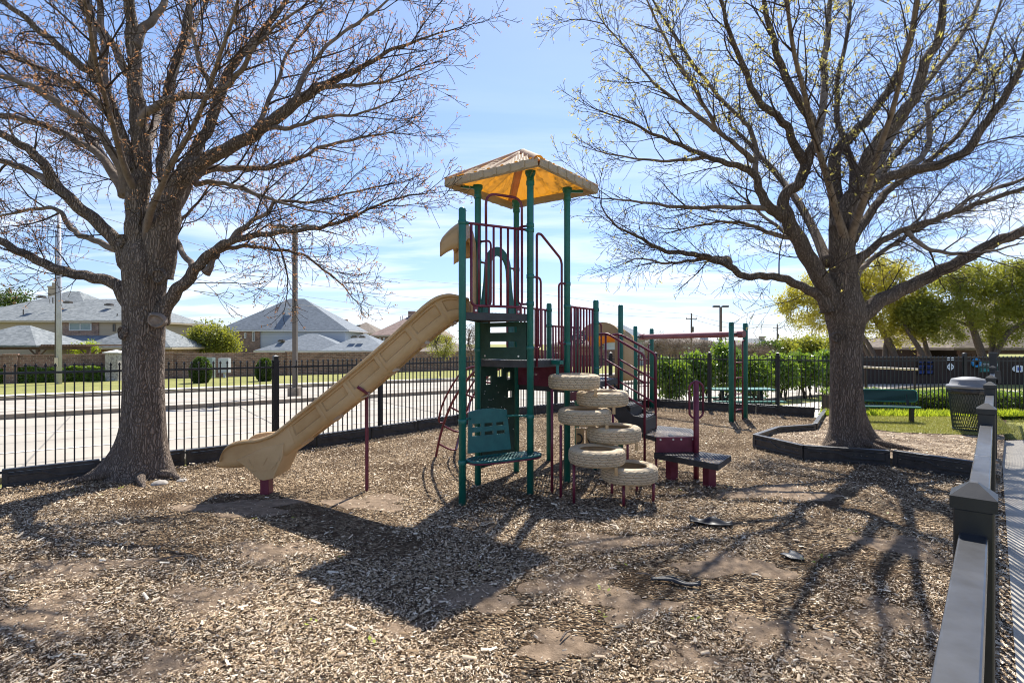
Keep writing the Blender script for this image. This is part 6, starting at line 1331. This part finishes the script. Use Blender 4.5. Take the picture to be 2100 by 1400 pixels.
# ------------------------------------------------------------------ bench, bin, picnic table
bn = thing('bench', 'green park bench with slotted metal back beside the right tree', 'bench', (8.0, 11.9, BZ)); e0, e1 = Vector((7.2, 12.12, 0)), Vector((8.74, 11.74, 0)); bd_ = (e1 - e0).normalized(); bnr = Vector((bd_.y, -bd_.x, 0))
perforated('bench_perf', (.006, .055, .048), 24, .26, 12)
def rslab(p0, p1, up_, w_, r, m_, nm, th=.02):
    d = (p1 - p0).normalized(); pts = []; L = (p1 - p0).length
    for cx_, cy_, a0 in ((L - r, w_ - r, 0), (r, w_ - r, 90), (r, r, 180), (L - r, r, 270)):
        for k in range(6): a = R(a0 + 90 * k / 5); pts.append(p0 + d * (cx_ + math.cos(a) * r) + up_ * (cy_ + math.sin(a) * r))
    o = MB().plate(pts, th).build(nm, m_, bn); mm2 = MB(); mm2.tube(pts + pts[:2], .016, 8, cap=False); mm2.build('edge_tube', 'green', o, smooth=True); return o
rslab(zv(e0 - bnr * .05, BZ + .43), zv(e1 - bnr * .05, BZ + .43), (Vector((0, 0, 1)) - bnr * .18).normalized(), .25, .07, 'bench_perf', 'backrest')
rslab(zv(e0, BZ + .34), zv(e1 - bd_ * .08, BZ + .34), bnr, .32, .05, 'bench_perf', 'seat')
for u in (.12, .88):
    p = lerp(e0, e1, u) + bnr * .14; m = MB(); m.box((p.x, p.y, BZ + .12), (.07, .07, .42)); m.beam(zv(p - bnr * .16, BZ + .325), zv(p + bnr * .14, BZ + .325), .06, .025); m.beam(zv(p - bnr * .15, BZ + .32), zv(p - bnr * .25, BZ + .62), .05, .025); m.build('leg', 'black', bn)
bx, by = 8.78, 10.5; bi = thing('litter_bin', 'round mesh litter bin with grey hooded lid beside the near fence', 'litter bin', (bx, by, BZ)); zb_ = BZ + .05
m = MB(); nS = 44; zA, zB = zb_, Zp(800, by - .3); r0, r1 = .245, .315
def bp(a, z): t_ = (z - zA) / (zB - zA); r = r0 + (r1 - r0) * t_; return (bx + math.cos(a) * r, by + math.sin(a) * r, z)
for k in range(nS):
    for sg in (1, -1): m.tube([bp(2 * math.pi * (k + sg * q * 5.0 / 10) / nS, zA + (zB - zA) * q / 10) for q in range(11)], .0045, 3, cap=False)
m.build('mesh_body', 'bin_metal', bi); m = MB()
for z in (zA, zB): m.tube([bp(2 * math.pi * k / 32, z) for k in range(34)], .014, 8, cap=False)
m.build('hoop', 'bin_metal', bi, smooth=True)
MB().lathe((bx, by, 0), [(.20, zA + .30), (.255, zA + .32), (.275, zB - .1), (.29, zB - .01)], 28).build('liner', 'bin_liner', bi, smooth=True)
MB().lathe((bx, by, 0), [(.318, zB - .08), (.328, zB - .06), (.333, zB + .01), (.31, zB + .03), (.30, zB + .02)], 56, fn=lambda i, k: .008 * math.sin(k * 1.9) * (1 if i < 3 else 0)).build('bag', 'bag', bi, smooth=True)
zt_ = Zp(772, by); MB().lathe((bx, by, 0), [(.345, zB + .02), (.35, zB + .05), (.34, zB + .075), (.295, zB + .09), (.275, zt_ - .07), (.262, zt_ - .045), (.10, zt_ - .005), (.005, zt_)], 36).build('lid', 'bin_grey', bi, smooth=True)
pt = thing('picnic_table', 'green picnic table with attached seats behind the back fence', 'picnic table', (7.0, 15.7, -.25)); tx0, tx1 = wx(1462, 15.5), wx(1592, 15.5)
def slab(nm, y, z, w_, x0, x1): MB().box(((x0 + x1) / 2, y, z), (x1 - x0, w_, .04)).build(nm, 'green', pt, bevel=.01)
slab('tabletop', 15.75, .50, .72, tx0, tx1); slab('seat', 15.15, .20, .26, tx0 - .1, tx1 + .05); slab('seat', 16.35, .20, .26, tx0 - .1, tx1 + .05)
for x in (tx0 + .35, tx1 - .35): m = MB(); m.beam((x, 15.45, -.27), (x, 15.75, .48), .07, .07, up=(1, 0, 0)); m.beam((x, 16.05, -.27), (x, 15.76, .47), .07, .07, up=(1, 0, 0)); m.beam((x + .01, 15.1, .15), (x + .01, 16.4, .15), .07, .06); m.build('leg', 'black', pt)
m = MB(); m.beam((tx0 + .4, 15.75, .12), ((tx0 + tx1) / 2 - .2, 15.75, .47), .04, .04); m.beam((tx1 - .4, 15.75, .12), ((tx0 + tx1) / 2 + .2, 15.75, .47), .04, .04); m.build('brace', 'black', pt)

# ------------------------------------------------------------------ poles and wires
p = GO(121, 790); t = thing('utility_pole', 'tall pale steel utility pole by the long hedge at the left', 'pole', tuple(p)); zt_ = Zp(437, p.y); MB().tube([p - Vector((0, 0, .1)), (p.x, p.y, zt_)], [.155, .10], 14).build('shaft', 'steel', t, smooth=True)
MB().tube([p + Vector((-.17, -.05, 0)), (p.x - .14, p.y - .05, zt_ - 1)], .028, 6).build('conduit', 'lamp_pole', t); MB().box((p.x, p.y - .2, Zp(742, p.y)), (.16, .06, .5)).build('tag_plate', 'cream', t)
q = At(112, 770, p.y - .6); q2 = GO(112, 787); MB().tube([q2, (wx(113.5, p.y), p.y, zt_ - 2)], .014, 5).build('guy_wire', 'lamp_pole', t)
p = GO(605, 816); t = thing('street_light', 'brown street light pole on the street median with twin square lamp heads', 'street light', tuple(p)); zl = Zp(470, p.y)
MB().box((p.x, p.y, p.z + .22), (.45, .45, .44)).build('base', 'kerb', t, bevel=.02); MB().box((p.x, p.y, (p.z + zl) / 2 + .2), (.17, .17, zl - p.z)).build('pole', 'lamp_pole', t, bevel=.01)
for sx in (-1, 1): m = MB(); m.box((p.x + sx * .62, p.y, zl + .10), (.60, .36, .10)); hd2 = m.build('lamp_head', 'lamp_pole', t, bevel=.02); MB().box((p.x + sx * .2, p.y, zl + .10), (.30, .06, .05)).build('bracket', 'lamp_pole', hd2)
p = Vector((wx(1478, 52), 52, -.8)); t = thing('street_light', 'dark street light with two flat heads standing beyond the back shrubs', 'street light', tuple(p)); zl = Zp(629, 52)
MB().box((p.x, p.y, (p.z + zl) / 2), (.20, .20, zl - p.z)).build('pole', 'lamp_pole', t)
for sx in (-1, 1): MB().box((p.x + sx * .43, p.y, zl + .03), (.58, .4, .16)).build('lamp_head', 'black', t, bevel=.02)
gP = 'wooden power poles'
def wpole(px, ptop, Y, label, arm=True):
    p = Vector((wx(px, Y), Y, -.9)); t = thing('power_pole', label, 'pole', tuple(p), gP); zt_ = Zp(ptop, Y); MB().tube([p, (p.x, p.y, zt_)], [.19, .13], 10).build('shaft', 'pole_wood', t, smooth=True)
    if arm:
        MB().beam((p.x - .9, p.y, zt_ - 1.0), (p.x + .9, p.y, zt_ - 1.0), .1, .12).build('crossarm', 'pole_wood', t)
        for s in (-.8, .8): MB().lathe((p.x + s, p.y, zt_ - .94), [(.05, 0), (.09, .05), (.05, .1), (.08, .16), (.03, .22)], 8).build('insulator', 'lamp_pole', t)
    MB().tube([(p.x + .22, p.y - .1, zt_ - 3.2), (p.x + .22, p.y - .1, zt_ - 2.3)], .16, 8).build('transformer', 'lamp_pole', t)
wpole(1418, 642, 92, 'nearest wooden power pole behind the overhead beam'); wpole(1594, 664, 125, 'second wooden power pole behind the back fence'); wpole(1665, 668, 150, 'third wooden power pole under the drooping oak', False); wpole(1696, 672, 175, 'farthest wooden power pole close to the right tree trunk', False)
gW = 'overhead power lines'
def wire(pts, label, r=.018): tag(MB().tube(spline([At(*p) for p in pts], 12), r, 4).build('power_line', 'lamp_pole', smooth=True), label, 'power line', gW)
wire([(124, 498, 32.5), (460, 556, 42), (730, 596, 56), (945, 620, 66), (1170, 636, 76), (1300, 648, 85), (1418, 653, 92)], 'lower power line passing behind the slide hood to the first wooden pole')
wire([(124, 420, 32.5), (460, 515, 42), (730, 564, 56), (945, 583, 66), (1170, 611, 76), (1300, 634, 85), (1418, 644, 92)], 'topmost power line passing behind the tower to the first wooden pole')
wire([(124, 520, 32.5), (340, 562, 38), (460, 582, 42), (640, 610, 52), (800, 630, 60), (935, 642, 66)], 'power line crossing just above the blue grey roof', .014)
wire([(124, 552, 32.5), (260, 582, 36), (400, 596, 40), (590, 622, 50), (760, 640, 58), (960, 655, 66)], 'lowest sagging cable crossing the blue grey roof', .014)
wire([(1418, 645, 92), (1500, 663, 104), (1594, 667, 125), (1665, 672, 150)], 'upper power line between the wooden poles', .025); wire([(1418, 654, 92), (1500, 672, 104), (1594, 672, 125), (1696, 690, 175)], 'lower power line between the wooden poles', .025)
lp_ = [At(398, 597, 40), At(440, 602, 40), At(470, 612, 40), At(479, 604, 40), At(465, 599, 40), At(440, 606, 40), At(425, 604, 40), At(410, 600, 40)]; tag(MB().tube(spline(lp_, 6), .022, 5).build('cable_loop', 'lamp_pole', smooth=True), 'spare cable looped on the line right of the left tree', 'cable')

# ------------------------------------------------------------------ small things lying on the chips
def scrap(px, py, w_, l, ang_, lab, seed, m_='black', curl=.03):
    p = G(px, py); g = random.Random(seed); n = 9; m = MB(); ca, sa = math.cos(ang_), math.sin(ang_)
    ph = [g.random() * 6 for _ in range(3)]
    def fn(u, v):
        x = (u - .5) * l; y = (v - .5) * w_ * (1 - .6 * abs(u - .5)) + .02 * math.sin(u * 7 + ph[0]); z = .018 + curl * (math.sin(u * 5 + ph[1]) ** 2) * (v) + curl * .5 * math.sin(v * 4 + ph[2]) ** 2
        return (p.x + ca * x - sa * y, p.y + sa * x + ca * y, z)
    m.grid(fn, 14, n); o = m.build('rubber_mat_scrap', m_, smooth=True); sd = o.modifiers.new('t', 'SOLIDIFY'); sd.thickness = .008; tag(o, lab, 'rubber mat')
scrap(1458, 1078, .15, .40, R(-18), 'curled black rubber mat scrap lying in the chips below the lower platform', 1, 'black', .05)
scrap(1385, 1198, .05, .36, R(-18), 'thin dark rubber mat strip nearest the camera in the chips', 2, 'black', .02)
scrap(1628, 1143, .16, .15, R(25), 'small grey mat piece half buried in the chips on the right', 3, 'border', .01)
g = np.random.default_rng(77); spots = [(1280, 1163), (1240, 1215), (520, 1070), (600, 1068), (1650, 1153), (1665, 1160), (1580, 1060), (1755, 1095), (1690, 1150), (1100, 985), (1010, 945), (700, 1150), (1390, 1010), (1360, 950), (1480, 888), (1360, 835), (1425, 1275), (960, 1180), (1830, 1060), (1240, 1270), (980, 1170), (150, 1010), (250, 1005), (200, 1020), (640, 1285), (760, 1330)]
V = []
for (px, py) in spots:
    p = G(px, py)
    for k in range(g.integers(2, 5)):
        a = g.random() * 6.28; l = .018 + .02 * g.random(); w_ = l * .35; c = np.array([p.x + g.normal() * .02, p.y + g.normal() * .02, .03]); d = np.array([math.cos(a) * l, math.sin(a) * l, l * .4]); s = np.array([-math.sin(a) * w_, math.cos(a) * w_, 0]); V.append([c, c + d * .5 + s, c + d, c + d * .5 - s])
tag(quads('weed_sprouts', np.array(V), 'leaf_lime'), 'tiny yellow green weed sprouts among the wood chips', 'weeds', kind='stuff')
gK = 'twigs lying on the wood chips'
for i, (px, py, L_, a) in enumerate([(1700, 1275, .13, .3), (1325, 1185, .16, -.5), (350, 1150, .2, .6), (1160, 1310, .14, 1.0), (1880, 1180, .16, -.9), (930, 1255, .12, .1)]):
    p = G(px, py); d = Vector((math.cos(a), math.sin(a), 0)) * L_ / 2; tag(MB().tube([p - d + Vector((0, 0, .022)), p + Vector((0, .008, .034)), p + d + Vector((0, 0, .026))], [.005, .0065, .003], 6).build('fallen_twig', 'limb', smooth=True), ['short twig in front of the border on the right', 'twig beside the thin dark mat strip', 'longest twig in the chips on the left', 'twig at the bottom centre of the chips', 'twig close to the near fence', 'twig below the roof shadow'][i], 'twig', gK)
